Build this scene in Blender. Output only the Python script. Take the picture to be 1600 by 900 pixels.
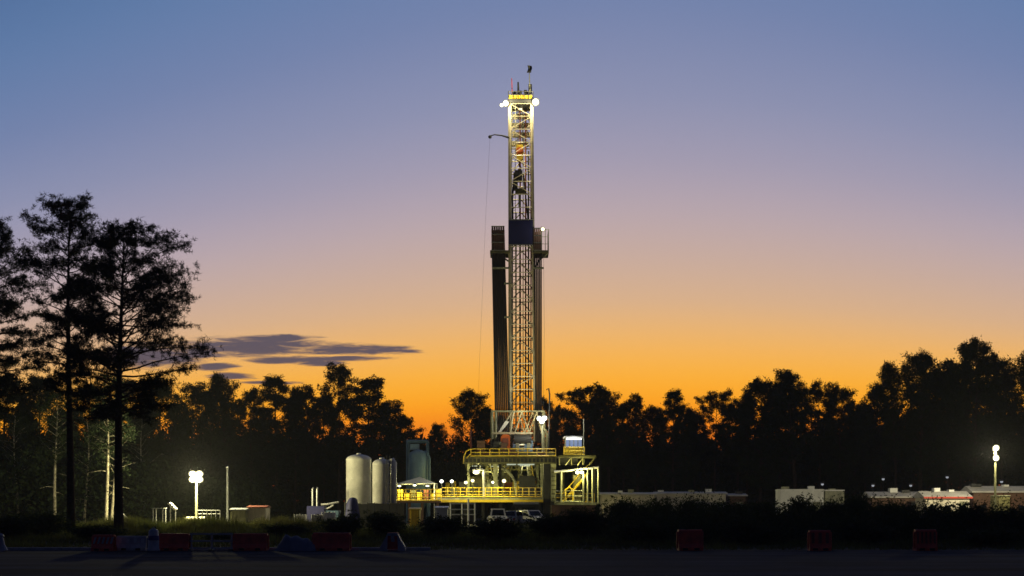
import bpy, math, random
import numpy as np
from mathutils import Vector, Matrix

for o in list(bpy.data.objects):
    bpy.data.objects.remove(o)
sc = bpy.context.scene
col = sc.collection
R = math.radians

# ------------------------------------------------------------------ camera
CAM_H, HOR, F = 2.2, 790.0, 2000.0          # eye height, horizon row and focal length in photo pixels
cam_d = bpy.data.cameras.new('camera')
cam = bpy.data.objects.new('camera', cam_d)
col.objects.link(cam)
cam.location = (0, 0, CAM_H)
cam.rotation_euler = (R(90), 0, 0)
cam_d.sensor_width = 36
cam_d.lens = 36 * F / 1600
cam_d.shift_y = (HOR - 450) / 1600
cam_d.clip_end = 6000
sc.camera = cam

# ------------------------------------------------------------------ exposure / render
sc.view_settings.view_transform = 'Standard'
sc.view_settings.look = 'None'
sc.view_settings.exposure = 0
sc.view_settings.gamma = 1
sc.render.engine = 'CYCLES'
sc.cycles.use_denoising = True
sc.cycles.max_bounces = 5
sc.cycles.diffuse_bounces = 2
sc.cycles.transparent_max_bounces = 8
sc.cycles.sample_clamp_indirect = 3.0
sc.cycles.blur_glossy = 1.0
sc.cycles.pixel_filter_type = 'BLACKMAN_HARRIS'
sc.cycles.filter_width = 1.55


def lin(c):
    c = c / 255.0
    return c / 12.92 if c <= 0.04045 else ((c + 0.055) / 1.055) ** 2.4


def srgb(r, g, b):
    return (lin(r), lin(g), lin(b), 1)


# ------------------------------------------------------------------ world: dusk sky
world = bpy.data.worlds.new('World')
sc.world = world
world.use_nodes = True
nt = world.node_tree
nt.nodes.clear()


def N(t, **kw):
    n = nt.nodes.new(t)
    for k, v in kw.items():
        setattr(n, k, v)
    return n


def link(a, b):
    nt.links.new(a, b)


def math_node(op, a, b=None, c=None, clamp=False):
    n = N('ShaderNodeMath', operation=op)
    n.use_clamp = clamp
    for i, v in enumerate((a, b, c)):
        if v is None:
            continue
        if isinstance(v, (int, float)):
            n.inputs[i].default_value = v
        else:
            link(v, n.inputs[i])
    return n.outputs[0]


tc = N('ShaderNodeTexCoord')
sep = N('ShaderNodeSeparateXYZ')
link(tc.outputs['Generated'], sep.inputs[0])
dx, dy, dz = sep.outputs
SUNSET = R(4)                                   # azimuth of the afterglow, measured from +Y
hlen = math_node('SQRT', math_node('ADD', math_node('MULTIPLY', dx, dx), math_node('MULTIPLY', dy, dy)))
hl = math_node('MAXIMUM', hlen, 1e-4)
cosaz = math_node('DIVIDE', math_node('ADD', math_node('MULTIPLY', dx, math.sin(SUNSET)), math_node('MULTIPLY', dy, math.cos(SUNSET))), hl)
away = math_node('SUBTRACT', 1.0, cosaz)          # 0 at the afterglow, 2 opposite
zeff = math_node('MULTIPLY', dz, math_node('MULTIPLY_ADD', away, 4.2, 1.0))
ramp = N('ShaderNodeValToRGB')
ramp.color_ramp.interpolation = 'B_SPLINE'
stops = [(0.0, (206, 84, 16)), (0.04, (232, 100, 4)), (0.065, (255, 138, 0)), (0.085, (255, 168, 4)), (0.109, (247, 175, 58)),
         (0.134, (231, 175, 104)), (0.158, (210, 170, 133)), (0.191, (192, 164, 152)), (0.224, (177, 159, 166)), (0.261, (154, 147, 168)),
         (0.305, (133, 138, 168)), (0.367, (107, 122, 162)), (0.45, (86, 117, 160)), (0.55, (64, 92, 138)), (0.7, (42, 60, 106)), (1.0, (22, 34, 68))]
el = ramp.color_ramp.elements
while len(el) < len(stops):
    el.new(0.5)
for e, (p, c) in zip(el, stops):
    e.position = p
for e, (p, c) in zip(el, stops):
    e.color = srgb(*c)
link(math_node('MINIMUM', zeff, 1.0), ramp.inputs[0])
# the eastern half of the dusk sky: dark slate blue
back = N('ShaderNodeMix', data_type='RGBA')
backfac = N('ShaderNodeMapRange')
backfac.interpolation_type = 'SMOOTHSTEP'
backfac.inputs[1].default_value = 0.12
backfac.inputs[2].default_value = 1.3
link(away, backfac.inputs[0])
link(backfac.outputs[0], back.inputs[0])
link(ramp.outputs[0], back.inputs[6])
back.inputs[7].default_value = srgb(18, 27, 56)
# low dusk clouds, left of the glow; coordinates are slopes of the viewing direction
fy = math_node('MAXIMUM', dy, 0.05)
u = math_node('DIVIDE', dx, fy)
v = math_node('DIVIDE', dz, fy)
cmb = N('ShaderNodeCombineXYZ')
link(math_node('MULTIPLY', u, 22.0), cmb.inputs[0])
link(math_node('MULTIPLY', v, 170.0), cmb.inputs[1])
noi = N('ShaderNodeTexNoise')
noi.inputs['Scale'].default_value = 1.5
noi.inputs['Detail'].default_value = 9.0
noi.inputs['Roughness'].default_value = 0.66
noi.inputs['Distortion'].default_value = 0.7
link(cmb.outputs[0], noi.inputs['Vector'])
nz = math_node('MULTIPLY', math_node('SUBTRACT', noi.outputs[0], 0.5), 3.8)
puffs = [(395, 541, 120, 15), (545, 546, 105, 8.5), (452, 563, 62, 6.0), (500, 568, 38, 4.5), (338, 573, 34, 6),
         (362, 588, 40, 5.5), (240, 556, 90, 20), (610, 548, 46, 3.5), (430, 530, 70, 7), (520, 560, 90, 4), (420, 598, 50, 3), (300, 552, 60, 10)]
acc = None
for (cx, cy, hw, hh) in puffs:
    a = math_node('MULTIPLY', math_node('SUBTRACT', u, (cx - 800) / F), F / hw)
    b = math_node('MULTIPLY', math_node('SUBTRACT', v, (HOR - cy) / F), F / hh)
    e = math_node('SUBTRACT', 1.0, math_node('ADD', math_node('MULTIPLY', a, a), math_node('MULTIPLY', b, b)))
    acc = e if acc is None else math_node('MAXIMUM', acc, e)
cm = N('ShaderNodeMapRange')
cm.interpolation_type = 'SMOOTHSTEP'
cm.inputs[1].default_value = -0.55
cm.inputs[2].default_value = 0.8
cm.inputs[4].default_value = 0.93
link(math_node('ADD', acc, nz), cm.inputs[0])
front = math_node('GREATER_THAN', dy, 0.1)
cl = N('ShaderNodeMix', data_type='RGBA')
link(math_node('MULTIPLY', cm.outputs[0], front), cl.inputs[0])
link(back.outputs[2], cl.inputs[6])
cl.inputs[7].default_value = srgb(60, 60, 86)
nish = N('ShaderNodeTexSky', sky_type='NISHITA')
nish.sun_disc = False
nish.sun_elevation = R(-2.5)
nish.sun_rotation = SUNSET
nbg = N('ShaderNodeBackground')
nbg.inputs[1].default_value = 0.05
link(nish.outputs[0], nbg.inputs[0])
bg = N('ShaderNodeBackground')
bg.inputs[1].default_value = 1.12
link(cl.outputs[2], bg.inputs[0])
addsh = N('ShaderNodeAddShader')
link(bg.outputs[0], addsh.inputs[0])
link(nbg.outputs[0], addsh.inputs[1])
wo = N('ShaderNodeOutputWorld')
link(addsh.outputs[0], wo.inputs[0])


# ------------------------------------------------------------------ materials
MATS = {}


def mat(name, c, rough=0.7, metal=0.0, vary=0.25, scale=3.0, bump=0.0, c2=None, spec=0.5, trans=0.0):
    if name in MATS:
        return MATS[name]
    m = bpy.data.materials.new(name)
    m.use_nodes = True
    t = m.node_tree
    bs = t.nodes['Principled BSDF']
    bs.inputs['Roughness'].default_value = rough
    bs.inputs['Metallic'].default_value = metal
    bs.inputs['Specular IOR Level'].default_value = spec
    co = t.nodes.new('ShaderNodeTexCoord')
    no = t.nodes.new('ShaderNodeTexNoise')
    no.inputs['Scale'].default_value = scale
    no.inputs['Detail'].default_value = 6
    no.inputs['Roughness'].default_value = 0.65
    t.links.new(co.outputs['Object'], no.inputs['Vector'])
    cr = t.nodes.new('ShaderNodeValToRGB')
    cr.color_ramp.elements[0].position = 0.3
    cr.color_ramp.elements[1].position = 0.7
    lo = c2 or tuple(x * (1 - vary) for x in c)
    hi = tuple(min(1, x * (1 + vary * 0.5)) for x in c)
    cr.color_ramp.elements[0].color = (*lo, 1)
    cr.color_ramp.elements[1].color = (*hi, 1)
    t.links.new(no.outputs[0], cr.inputs[0])
    t.links.new(cr.outputs[0], bs.inputs['Base Color'])
    if bump:
        bp = t.nodes.new('ShaderNodeBump')
        bp.inputs['Strength'].default_value = bump
        bp.inputs['Distance'].default_value = 0.05
        n2 = t.nodes.new('ShaderNodeTexNoise')
        n2.inputs['Scale'].default_value = scale * 6
        n2.inputs['Detail'].default_value = 4
        t.links.new(co.outputs['Object'], n2.inputs['Vector'])
        t.links.new(n2.outputs[0], bp.inputs['Height'])
        t.links.new(bp.outputs[0], bs.inputs['Normal'])
    MATS[name] = m
    return m


def emat(name, c, s):
    if name in MATS:
        return MATS[name]
    m = bpy.data.materials.new(name)
    m.use_nodes = True
    t = m.node_tree
    bs = t.nodes['Principled BSDF']
    bs.inputs['Base Color'].default_value = (0.01, 0.01, 0.01, 1)
    bs.inputs['Emission Color'].default_value = (*c, 1)
    bs.inputs['Emission Strength'].default_value = s
    MATS[name] = m
    return m


M = dict(
    ground=mat('soil', (0.055, 0.045, 0.03), 0.95, vary=0.5, scale=0.15, bump=0.4, spec=0.1),
    pad=mat('gravel_pad', (0.17, 0.16, 0.13), 0.95, vary=0.4, scale=0.6, bump=0.6, spec=0.1),
    asphalt=mat('asphalt', (0.03, 0.036, 0.052), 1.0, vary=0.4, scale=0.3, bump=0.5, spec=0.03),
    kerb=mat('concrete_kerb', (0.28, 0.27, 0.25), 0.9, vary=0.35, scale=1.5, bump=0.3),
    bark=mat('bark', (0.07, 0.05, 0.035), 0.95, vary=0.5, scale=5, bump=0.6, spec=0.1),
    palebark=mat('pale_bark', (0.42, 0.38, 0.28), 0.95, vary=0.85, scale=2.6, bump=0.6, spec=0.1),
    needle=mat('pine_needles', (0.028, 0.042, 0.016), 0.8, vary=0.5, scale=0.6, spec=0.2),
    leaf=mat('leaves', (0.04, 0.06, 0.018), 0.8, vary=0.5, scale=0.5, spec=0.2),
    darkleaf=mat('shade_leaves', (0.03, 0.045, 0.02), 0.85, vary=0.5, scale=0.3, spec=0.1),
    shrub=mat('shrub_leaves', (0.04, 0.055, 0.02), 0.85, vary=0.5, scale=0.8, spec=0.15),
    grass=mat('grass_blades', (0.09, 0.11, 0.03), 0.9, vary=0.5, scale=0.25, spec=0.1, c2=(0.05, 0.035, 0.015)),
    mast=mat('mast_paint', (0.5, 0.44, 0.28), 0.5, vary=0.35, scale=1.2),
    rust=mat('red_oxide', (0.22, 0.06, 0.03), 0.7, vary=0.4, scale=1.5),
    steel=mat('pale_steel', (0.30, 0.30, 0.19), 0.5, vary=0.6, scale=1.3),
    olive=mat('olive_steel', (0.13, 0.12, 0.045), 0.6, vary=0.6, scale=1.2),
    dark=mat('dark_steel', (0.03, 0.03, 0.028), 0.6, vary=0.4, scale=2),
    pipe=mat('drill_pipe_steel', (0.016, 0.011, 0.008), 0.6, vary=0.5, scale=0.8),
    yellow=mat('yellow_paint', (0.72, 0.5, 0.03), 0.5, vary=0.3, scale=1.5),
    navy=mat('navy_tarp', (0.007, 0.009, 0.075), 0.7, vary=0.35, scale=0.8, bump=0.2),
    white=mat('white_paint', (0.75, 0.74, 0.7), 0.45, vary=0.2, scale=0.9),
    tank=mat('tank_paint', (0.78, 0.76, 0.68), 0.5, vary=0.35, scale=0.7),
    bluetank=mat('blue_grey_tank', (0.13, 0.22, 0.32), 0.5, vary=0.3, scale=0.7),
    canopy=mat('canopy_fabric', (0.68, 0.68, 0.6), 0.8, vary=0.2, scale=0.6),
    orange=mat('orange_paint', (0.6, 0.13, 0.02), 0.5, vary=0.3, scale=2),
    black=mat('black_rubber', (0.012, 0.012, 0.012), 0.8, vary=0.3, scale=3),
    glass=mat('dark_glass', (0.01, 0.012, 0.016), 0.08, vary=0.2, scale=1, spec=0.6),
    redbar=mat('red_plastic', (0.55, 0.06, 0.025), 0.55, vary=0.35, scale=2.5),
    whitebar=mat('white_plastic', (0.33, 0.32, 0.31), 0.55, vary=0.3, scale=2.5),
    tarp=mat('blue_tarp', (0.05, 0.05, 0.16), 0.7, vary=0.3, scale=1.2, bump=0.3),
    paletarp=mat('pale_tarp', (0.13, 0.14, 0.17), 0.8, vary=0.35, scale=1.4, bump=0.4),
    roof=mat('trailer_roof', (0.5, 0.47, 0.42), 0.6, vary=0.3, scale=0.8),
    wall=mat('trailer_wall', (0.6, 0.54, 0.42), 0.6, vary=0.25, scale=1),
    brown=mat('brown_panel', (0.12, 0.06, 0.035), 0.7, vary=0.35, scale=1.2),
    redtrim=mat('red_trim', (0.5, 0.06, 0.04), 0.6, vary=0.25, scale=2),
    galv=mat('galvanised', (0.4, 0.41, 0.41), 0.45, 0.4, vary=0.25, scale=2),
    lens_mid=emat('lens_glow_mid', (1.0, 0.93, 0.5), 0.9),
    lens_rim=emat('lens_glow_rim', (0.85, 0.9, 0.35), 0.22),  # weak emission on the outer lens ring imitates a soft halo
    lens=emat('lamp_lens', (1.0, 0.95, 0.66), 6),
    coolens=emat('cool_lamp_lens', (0.95, 0.98, 0.95), 5),
    warmlens=emat('warm_lamp_lens', (1.0, 0.85, 0.5), 4),
    cabglow=emat('lit_cabin_pane', (0.45, 0.6, 1.0), 0.42),
    tube=emat('strip_light_tube', (0.9, 1.0, 0.75), 0.55),
    dimlens=emat('small_lamp_lens', (0.85, 0.9, 1.0), 0.35),
    dullpole=mat('weathered_pole', (0.09, 0.095, 0.09), 0.7),
    headlens=mat('headlamp_glass', (0.5, 0.5, 0.5), 0.1),
    tail=mat('tail_lamp_plastic', (0.35, 0.01, 0.01), 0.3),
)


def add_translucency(m, f):
    t = m.node_tree
    bs = t.nodes['Principled BSDF']
    out = [n for n in t.nodes if n.type == 'OUTPUT_MATERIAL'][0]
    tr = t.nodes.new('ShaderNodeBsdfTranslucent')
    mx = t.nodes.new('ShaderNodeMixShader')
    mx.inputs[0].default_value = f
    src = bs.inputs['Base Color'].links[0].from_socket
    t.links.new(src, tr.inputs[0])
    t.links.new(bs.outputs[0], mx.inputs[1])
    t.links.new(tr.outputs[0], mx.inputs[2])
    t.links.new(mx.outputs[0], out.inputs[0])


def add_streaks(m):
    t = m.node_tree
    bs = t.nodes['Principled BSDF']
    src = bs.inputs['Base Color'].links[0].from_socket
    co = t.nodes.new('ShaderNodeTexCoord')
    mp = t.nodes.new('ShaderNodeMapping')
    mp.inputs['Scale'].default_value = (0.035, 0.55, 1)
    mp.inputs['Rotation'].default_value = (0, 0, 0.05)
    no = t.nodes.new('ShaderNodeTexNoise')
    no.inputs['Scale'].default_value = 1.0
    no.inputs['Detail'].default_value = 5
    rp = t.nodes.new('ShaderNodeMapRange')
    rp.inputs[1].default_value, rp.inputs[2].default_value = 0.35, 0.68
    rp.inputs[3].default_value, rp.inputs[4].default_value = 0.55, 1.6
    mx = t.nodes.new('ShaderNodeVectorMath')
    mx.operation = 'SCALE'
    t.links.new(co.outputs['Object'], mp.inputs[0])
    t.links.new(mp.outputs[0], no.inputs['Vector'])
    t.links.new(no.outputs[0], rp.inputs[0])
    t.links.new(src, mx.inputs[0])
    t.links.new(rp.outputs[0], mx.inputs['Scale'])
    t.links.new(mx.outputs[0], bs.inputs['Base Color'])


add_streaks(M['asphalt'])
for k_ in ('leaf', 'shrub', 'grass'):
    add_translucency(M[k_], 0.35)


# ------------------------------------------------------------------ object helpers
def tag(o, label=None, cat=None, group=None, kind=None):
    if label:
        o['label'] = label
    if cat:
        o['category'] = cat
    if group:
        o['group'] = group
    if kind:
        o['kind'] = kind
    return o


def empty(name, loc, label, cat, group=None, rz=0.0):
    o = bpy.data.objects.new(name, None)
    o.empty_display_size = 0.5
    o.location = loc
    o.rotation_euler = (0, 0, rz)
    col.objects.link(o)
    return tag(o, label, cat, group)


def origin_of(o):
    v = Vector((0, 0, 0))
    while o is not None:
        v += o.location
        o = o.parent
    return v


class MB:
    """collects shapes in world coordinates; build() links them as one mesh object"""

    def __init__(s):
        s.v, s.f = [], []

    def add(s, vs, fs):
        b = len(s.v)
        s.v += [tuple(x) for x in vs]
        s.f += [tuple(i + b for i in f) for f in fs]
        return s

    def box(s, x0, x1, y0, y1, z0, z1):
        return s.add([(x0, y0, z0), (x1, y0, z0), (x1, y1, z0), (x0, y1, z0), (x0, y0, z1), (x1, y0, z1), (x1, y1, z1), (x0, y1, z1)],
                     [(0, 3, 2, 1), (4, 5, 6, 7), (0, 1, 5, 4), (1, 2, 6, 5), (2, 3, 7, 6), (3, 0, 4, 7)])

    def tube(s, p, q, r, r2=None, n=6, cap=True):
        p, q = Vector(p), Vector(q)
        r2 = r if r2 is None else r2
        d = (q - p)
        if d.length < 1e-6:
            return s
        d.normalize()
        a = d.orthogonal().normalized()
        b = d.cross(a)
        vs = []
        for (c, rr) in ((p, r), (q, r2)):
            for i in range(n):
                t = 2 * math.pi * (i + 0.5) / n
                vs.append(c + a * (math.cos(t) * rr) + b * (math.sin(t) * rr))
        fs = [(i, (i + 1) % n, n + (i + 1) % n, n + i) for i in range(n)]
        if cap:
            fs += [tuple(range(n - 1, -1, -1)), tuple(range(n, 2 * n))]
        return s.add(vs, fs)

    def bar(s, p, q, r):
        return s.tube(p, q, r, n=4)

    def path(s, pts, rad, n=6):
        """one continuous tapered tube through the points"""
        pts = [Vector(p) for p in pts]
        k = len(pts)
        if not hasattr(rad, '__len__'):
            rad = [rad] * k
        vs = []
        up = None
        for i in range(k):
            d = (pts[min(i + 1, k - 1)] - pts[max(i - 1, 0)]).normalized()
            if up is None:
                up = d.orthogonal().normalized()
            up = (up - d * up.dot(d)).normalized()
            b = d.cross(up)
            for j in range(n):
                t = 2 * math.pi * j / n
                vs.append(pts[i] + up * (math.cos(t) * rad[i]) + b * (math.sin(t) * rad[i]))
        fs = []
        for i in range(k - 1):
            for j in range(n):
                fs.append((i * n + j, i * n + (j + 1) % n, (i + 1) * n + (j + 1) % n, (i + 1) * n + j))
        fs += [tuple(range(n - 1, -1, -1)), tuple((k - 1) * n + j for j in range(n))]
        return s.add(vs, fs)

    def lathe(s, c, prof, n=28):
        cx, cy, cz = c
        vs, fs = [], []
        for (r, z) in prof:
            for j in range(n):
                t = 2 * math.pi * j / n
                vs.append((cx + r * math.cos(t), cy + r * math.sin(t), cz + z))
        for i in range(len(prof) - 1):
            for j in range(n):
                fs.append((i * n + j, i * n + (j + 1) % n, (i + 1) * n + (j + 1) % n, (i + 1) * n + j))
        fs += [tuple(range(n - 1, -1, -1)), tuple((len(prof) - 1) * n + j for j in range(n))]
        return s.add(vs, fs)

    def prism(s, poly, y0, y1):
        """polygon in (x, z) extruded along y"""
        n = len(poly)
        vs = [(x, y0, z) for x, z in poly] + [(x, y1, z) for x, z in poly]
        fs = [tuple(range(n)), tuple(range(2 * n - 1, n - 1, -1))]
        fs += [(i, n + i, n + (i + 1) % n, (i + 1) % n) for i in range(n)]
        return s.add(vs, fs)

    def prismx(s, poly, x0, x1):
        """polygon in (y, z) extruded along x"""
        n = len(poly)
        vs = [(x0, y, z) for y, z in poly] + [(x1, y, z) for y, z in poly]
        fs = [tuple(range(n - 1, -1, -1)), tuple(range(n, 2 * n))]
        fs += [(i, (i + 1) % n, n + (i + 1) % n, n + i) for i in range(n)]
        return s.add(vs, fs)

    def mesh(s, name, m, off=(0, 0, 0), smooth=False):
        me = bpy.data.meshes.new(name)
        ox, oy, oz = off
        me.from_pydata([(x - ox, y - oy, z - oz) for x, y, z in s.v], [], s.f)
        me.materials.append(m)
        if smooth:
            for p in me.polygons:
                p.use_smooth = len(p.vertices) <= 4
        return me

    def build(s, name, m, parent=None, loc=None, kind=None, label=None, smooth=False):
        off = origin_of(parent) if parent is not None else Vector(loc or (0, 0, 0))
        o = bpy.data.objects.new(name, s.mesh(name, m, off, smooth))
        if parent is not None:
            o.parent = parent
        else:
            o.location = off
        col.objects.link(o)
        return tag(o, label=label, kind=kind)


def tri_mesh(name, T, m):
    """T: (n,3,3) array of triangles"""
    me = bpy.data.meshes.new(name)
    n = len(T)
    me.vertices.add(n * 3)
    me.vertices.foreach_set('co', T.astype(np.float32).ravel())
    me.loops.add(n * 3)
    me.loops.foreach_set('vertex_index', np.arange(n * 3, dtype=np.int32))
    me.polygons.add(n)
    me.polygons.foreach_set('loop_start', np.arange(0, n * 3, 3, dtype=np.int32))
    me.materials.append(m)
    me.update(calc_edges=True)
    return me


def link_obj(name, me, parent=None, loc=(0, 0, 0), rz=0.0):
    o = bpy.data.objects.new(name, me)
    o.location = loc
    o.rotation_euler = (0, 0, rz)
    if parent is not None:
        o.parent = parent
    col.objects.link(o)
    return o


def copy_tree(o, parent=None):
    c = o.copy()
    col.objects.link(c)
    c.parent = parent
    for ch in list(o.children):
        copy_tree(ch, c)
    return c


def W(px, py, D):
    return Vector(((px - 800) * D / F, D, CAM_H + (HOR - py) * D / F))


def X(px, D):
    return (px - 800) * D / F


def Z(py, D):
    return CAM_H + (HOR - py) * D / F


# ================================================================== SETTING
def sheet(name, x0, x1, y0, y1, z, m, nx=1, ny=1, amp=0.0, seed=0):
    rng = random.Random(seed)
    mb = MB()
    vs = [(x0 + (x1 - x0) * i / nx, y0 + (y1 - y0) * j / ny, z + (rng.uniform(-amp, amp) if 0 < i < nx and 0 < j < ny else 0)) for j in range(ny + 1) for i in range(nx + 1)]
    fs = [(j * (nx + 1) + i, j * (nx + 1) + i + 1, (j + 1) * (nx + 1) + i + 1, (j + 1) * (nx + 1) + i) for j in range(ny) for i in range(nx)]
    mb.add(vs, fs)
    return mb.build(name, m, kind='structure', smooth=True)


sheet('ground', -1100, 1100, -200, 1400, 0.0, M['ground'])
sheet('road', -160, 160, 2, 62.6, 0.02, M['asphalt'], 60, 12, 0.012, 3)
sheet('gravel_pad', -105, 110, 112, 214, 0.03, M['pad'], 60, 30, 0.02, 4)
kb = MB()
kerb = empty('kerb', (0, 62.8, 0), 'x', 'x')
del kerb['label'], kerb['category']
tag(kerb, kind='structure')
i = 0
for k in range(-24, -2):
    x0 = k * 2.0
    MB().prismx([(62.62, 0), (62.66, 0.13), (62.69, 0.15), (62.95, 0.15), (62.95, 0)], x0 + 0.01, x0 + 1.99).build('kerb_stone', M['kerb'], kerb)

# ================================================================== TREES
def foliage(P, n, L, Wd, rng, up=0.25, spread=0.12):
    """n narrow triangles bursting from each point of P"""
    P = np.repeat(P, n, axis=0)
    k = len(P)
    d = rng.normal(size=(k, 3))
    d[:, 2] += up
    d /= np.linalg.norm(d, axis=1)[:, None] + 1e-9
    q = rng.normal(size=(k, 3))
    q -= d * (q * d).sum(1)[:, None]
    q /= np.linalg.norm(q, axis=1)[:, None] + 1e-9
    ln = L * rng.uniform(0.6, 1.2, size=(k, 1))
    b = P + rng.normal(size=(k, 3)) * spread
    w = Wd * rng.uniform(0.7, 1.3, size=(k, 1))
    return np.stack([b + q * w, b - q * w, b + d * ln + q * w * 0.25], axis=1)


def tree_meshes(name, H, prof, cb, nl, tw, tf, tn, L, Wd, seed, r0=0.28, asym=None, rise=0.35, stubs=6, lean=0.3, barkm=None, leafm=None, twl=0.16, spread=0.12, clump=0.55, flat=1.0):
    """trunk+limbs mesh and crown mesh; prof(h) gives the crown radius at height fraction h"""
    rng = np.random.default_rng(seed)
    rr = random.Random(seed)
    mb = MB()
    npt = 14
    ph = rr.uniform(0, 6.28)
    def axis(h):
        return Vector((lean * math.sin(h * 3.1 + ph) * h, lean * math.cos(h * 2.3 + ph) * h, H * h))
    mb.path([axis(i / npt * 0.985) - Vector((0, 0, 0.3 if i == 0 else 0)) for i in range(npt + 1)],
            [r0 * (1.25 if i == 0 else 1) * (1 - 0.9 * (i / npt) ** 1.15) for i in range(npt + 1)], 8)
    pts = []
    az = rr.uniform(0, 6.28)
    for i in range(nl):
        h = cb + (0.97 - cb) * ((i + rr.random()) / nl)
        az += 2.4 + rr.uniform(-0.7, 0.7)
        ln = prof(h) * rr.choice([rr.uniform(0.45, 0.8), rr.uniform(0.75, 1.12), rr.uniform(0.8, 1.05)])
        if asym:
            ln *= asym(az % 6.2832, h)
        ln = max(ln, 0.35)
        p = axis(h)
        el = rise + 0.55 * ((h - cb) / (1 - cb)) ** 2 + rr.uniform(-0.25, 0.25)
        d = Vector((math.cos(az) * math.cos(el), math.sin(az) * math.cos(el), math.sin(el)))
        chain = [p]
        seg = 5
        cur = d.copy()
        for s_ in range(seg):
            cur = (cur + Vector((rr.uniform(-.22, .22), rr.uniform(-.22, .22), rr.uniform(-.16, .16)))).normalized()
            chain.append(chain[-1] + cur * ln / seg)
        rb = max(0.02, r0 * 0.32 * (1 - h * 0.75) * min(1.2, ln / 3 + 0.25))
        mb.path(chain, [rb * (1 - 0.85 * k / seg) for k in range(seg + 1)], 5)
        if rr.random() < 0.05:
            continue
        for t in range(max(3, int(tw * min(1.5, 0.45 + ln / 4)))):
            f = rr.uniform(0.32, 1.0) ** 0.8
            k = min(seg - 1, int(f * seg))
            b = chain[k].lerp(chain[k + 1], f * seg - k)
            tl = (0.45 + twl * ln) * rr.uniform(0.4, 1.15)
            td = Vector((rr.gauss(0, 1) + d.x, rr.gauss(0, 1) + d.y, rr.gauss(0.35, 0.5) * flat)).normalized()
            e = b + td * tl
            if rr.random() < 0.35:
                mb.tube(b, e, rb * 0.22 + 0.006, 0.006, 3, cap=False)
            for g in range(tf):
                c = b.lerp(e, rr.uniform(0.45, 1.05))
                pts.append((c.x + rr.gauss(0, clump * 0.3), c.y + rr.gauss(0, clump * 0.3), c.z + rr.gauss(0, clump * 0.2)))
    for g in range(int(tf * 5)):
        c = axis(rr.uniform(0.93, 1.0))
        pts.append((c.x + rr.gauss(0, .35), c.y + rr.gauss(0, .35), c.z + rr.gauss(0, .25)))
    for i in range(stubs):
        h = rr.uniform(cb * 0.5, cb)
        a = rr.uniform(0, 6.28)
        p = axis(h)
        mb.path([p, p + Vector((math.cos(a), math.sin(a), 0.1)) * 0.7, p + Vector((math.cos(a), math.sin(a), -0.1)) * rr.uniform(1.0, 2.2)], [0.04, 0.03, 0.012], 4)
    tm = mb.mesh('trunk', barkm or M['bark'], smooth=True)
    cm_ = tri_mesh('crown', foliage(np.array(pts), tn, L, Wd, rng, spread=spread), leafm or M['needle'])
    return tm, cm_


def place_tree(name, meshes, loc, label, group=None, rz=0.0, s=(1, 1, 1)):
    e = empty(name, loc, label, 'tree', group, rz)
    e.scale = s
    t = link_obj('trunk', meshes[0], e)
    c = link_obj('crown', meshes[1], e)
    c['kind'] = 'stuff'
    return e


def interp(tab):
    xs = [a for a, b in tab]
    ys = [b for a, b in tab]
    return lambda h: float(np.interp(h, xs, ys))


def smooth_lobe(a0, gain, base):
    return lambda a, h: base + gain * math.cos(a - a0)


# three tall pines in front, left
DP = 97.0
H1, H2, H0 = Z(320, DP), Z(376, DP), Z(342, DP)
pine_a = tree_meshes('pine', H1, interp([(0.38, 1.3), (0.48, 2.1), (0.6, 2.6), (0.75, 3.2), (0.87, 3.2), (0.95, 2.3), (1.0, 1.0)]), 0.40, 92, 20, 3, 12, 0.27, 0.022, 11,
                     r0=0.33, asym=smooth_lobe(R(170), 0.12, 1.0), spread=0.06, clump=0.4, flat=0.85, rise=0.3, stubs=16)
pine_b = tree_meshes('pine', H2, interp([(0.36, 2.6), (0.44, 4.6), (0.52, 5.8), (0.62, 6.1), (0.74, 5.7), (0.86, 4.5), (0.94, 3.2), (1.0, 1.4)]), 0.38, 106, 25, 3, 12, 0.27, 0.022, 24,
                     r0=0.36, asym=smooth_lobe(R(0), 0.2, 0.92), rise=0.2, spread=0.06, clump=0.4, flat=0.75, stubs=18)
pine_c = tree_meshes('pine', H0, interp([(0.36, 2.2), (0.45, 3.6), (0.62, 4.8), (0.75, 4.2), (0.88, 2.9), (1.0, 0.9)]), 0.38, 80, 24, 3, 12, 0.27, 0.022, 37, r0=0.34, spread=0.06, clump=0.4, flat=0.75, rise=0.2, stubs=16)
place_tree('pine_tree', pine_a, (X(111, DP), DP, 0), 'tallest pine with a narrow crown, left of the broad pine', 'tall pines on the left')
place_tree('pine_tree', pine_b, (X(186, DP - 3), DP - 3, 0), 'broad pine reaching its long limbs towards the dark clouds', 'tall pines on the left')
place_tree('pine_tree', pine_c, (X(-18, DP + 2), DP + 2, 0), 'pine cut off by the left edge of the picture', 'tall pines on the left')

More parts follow.
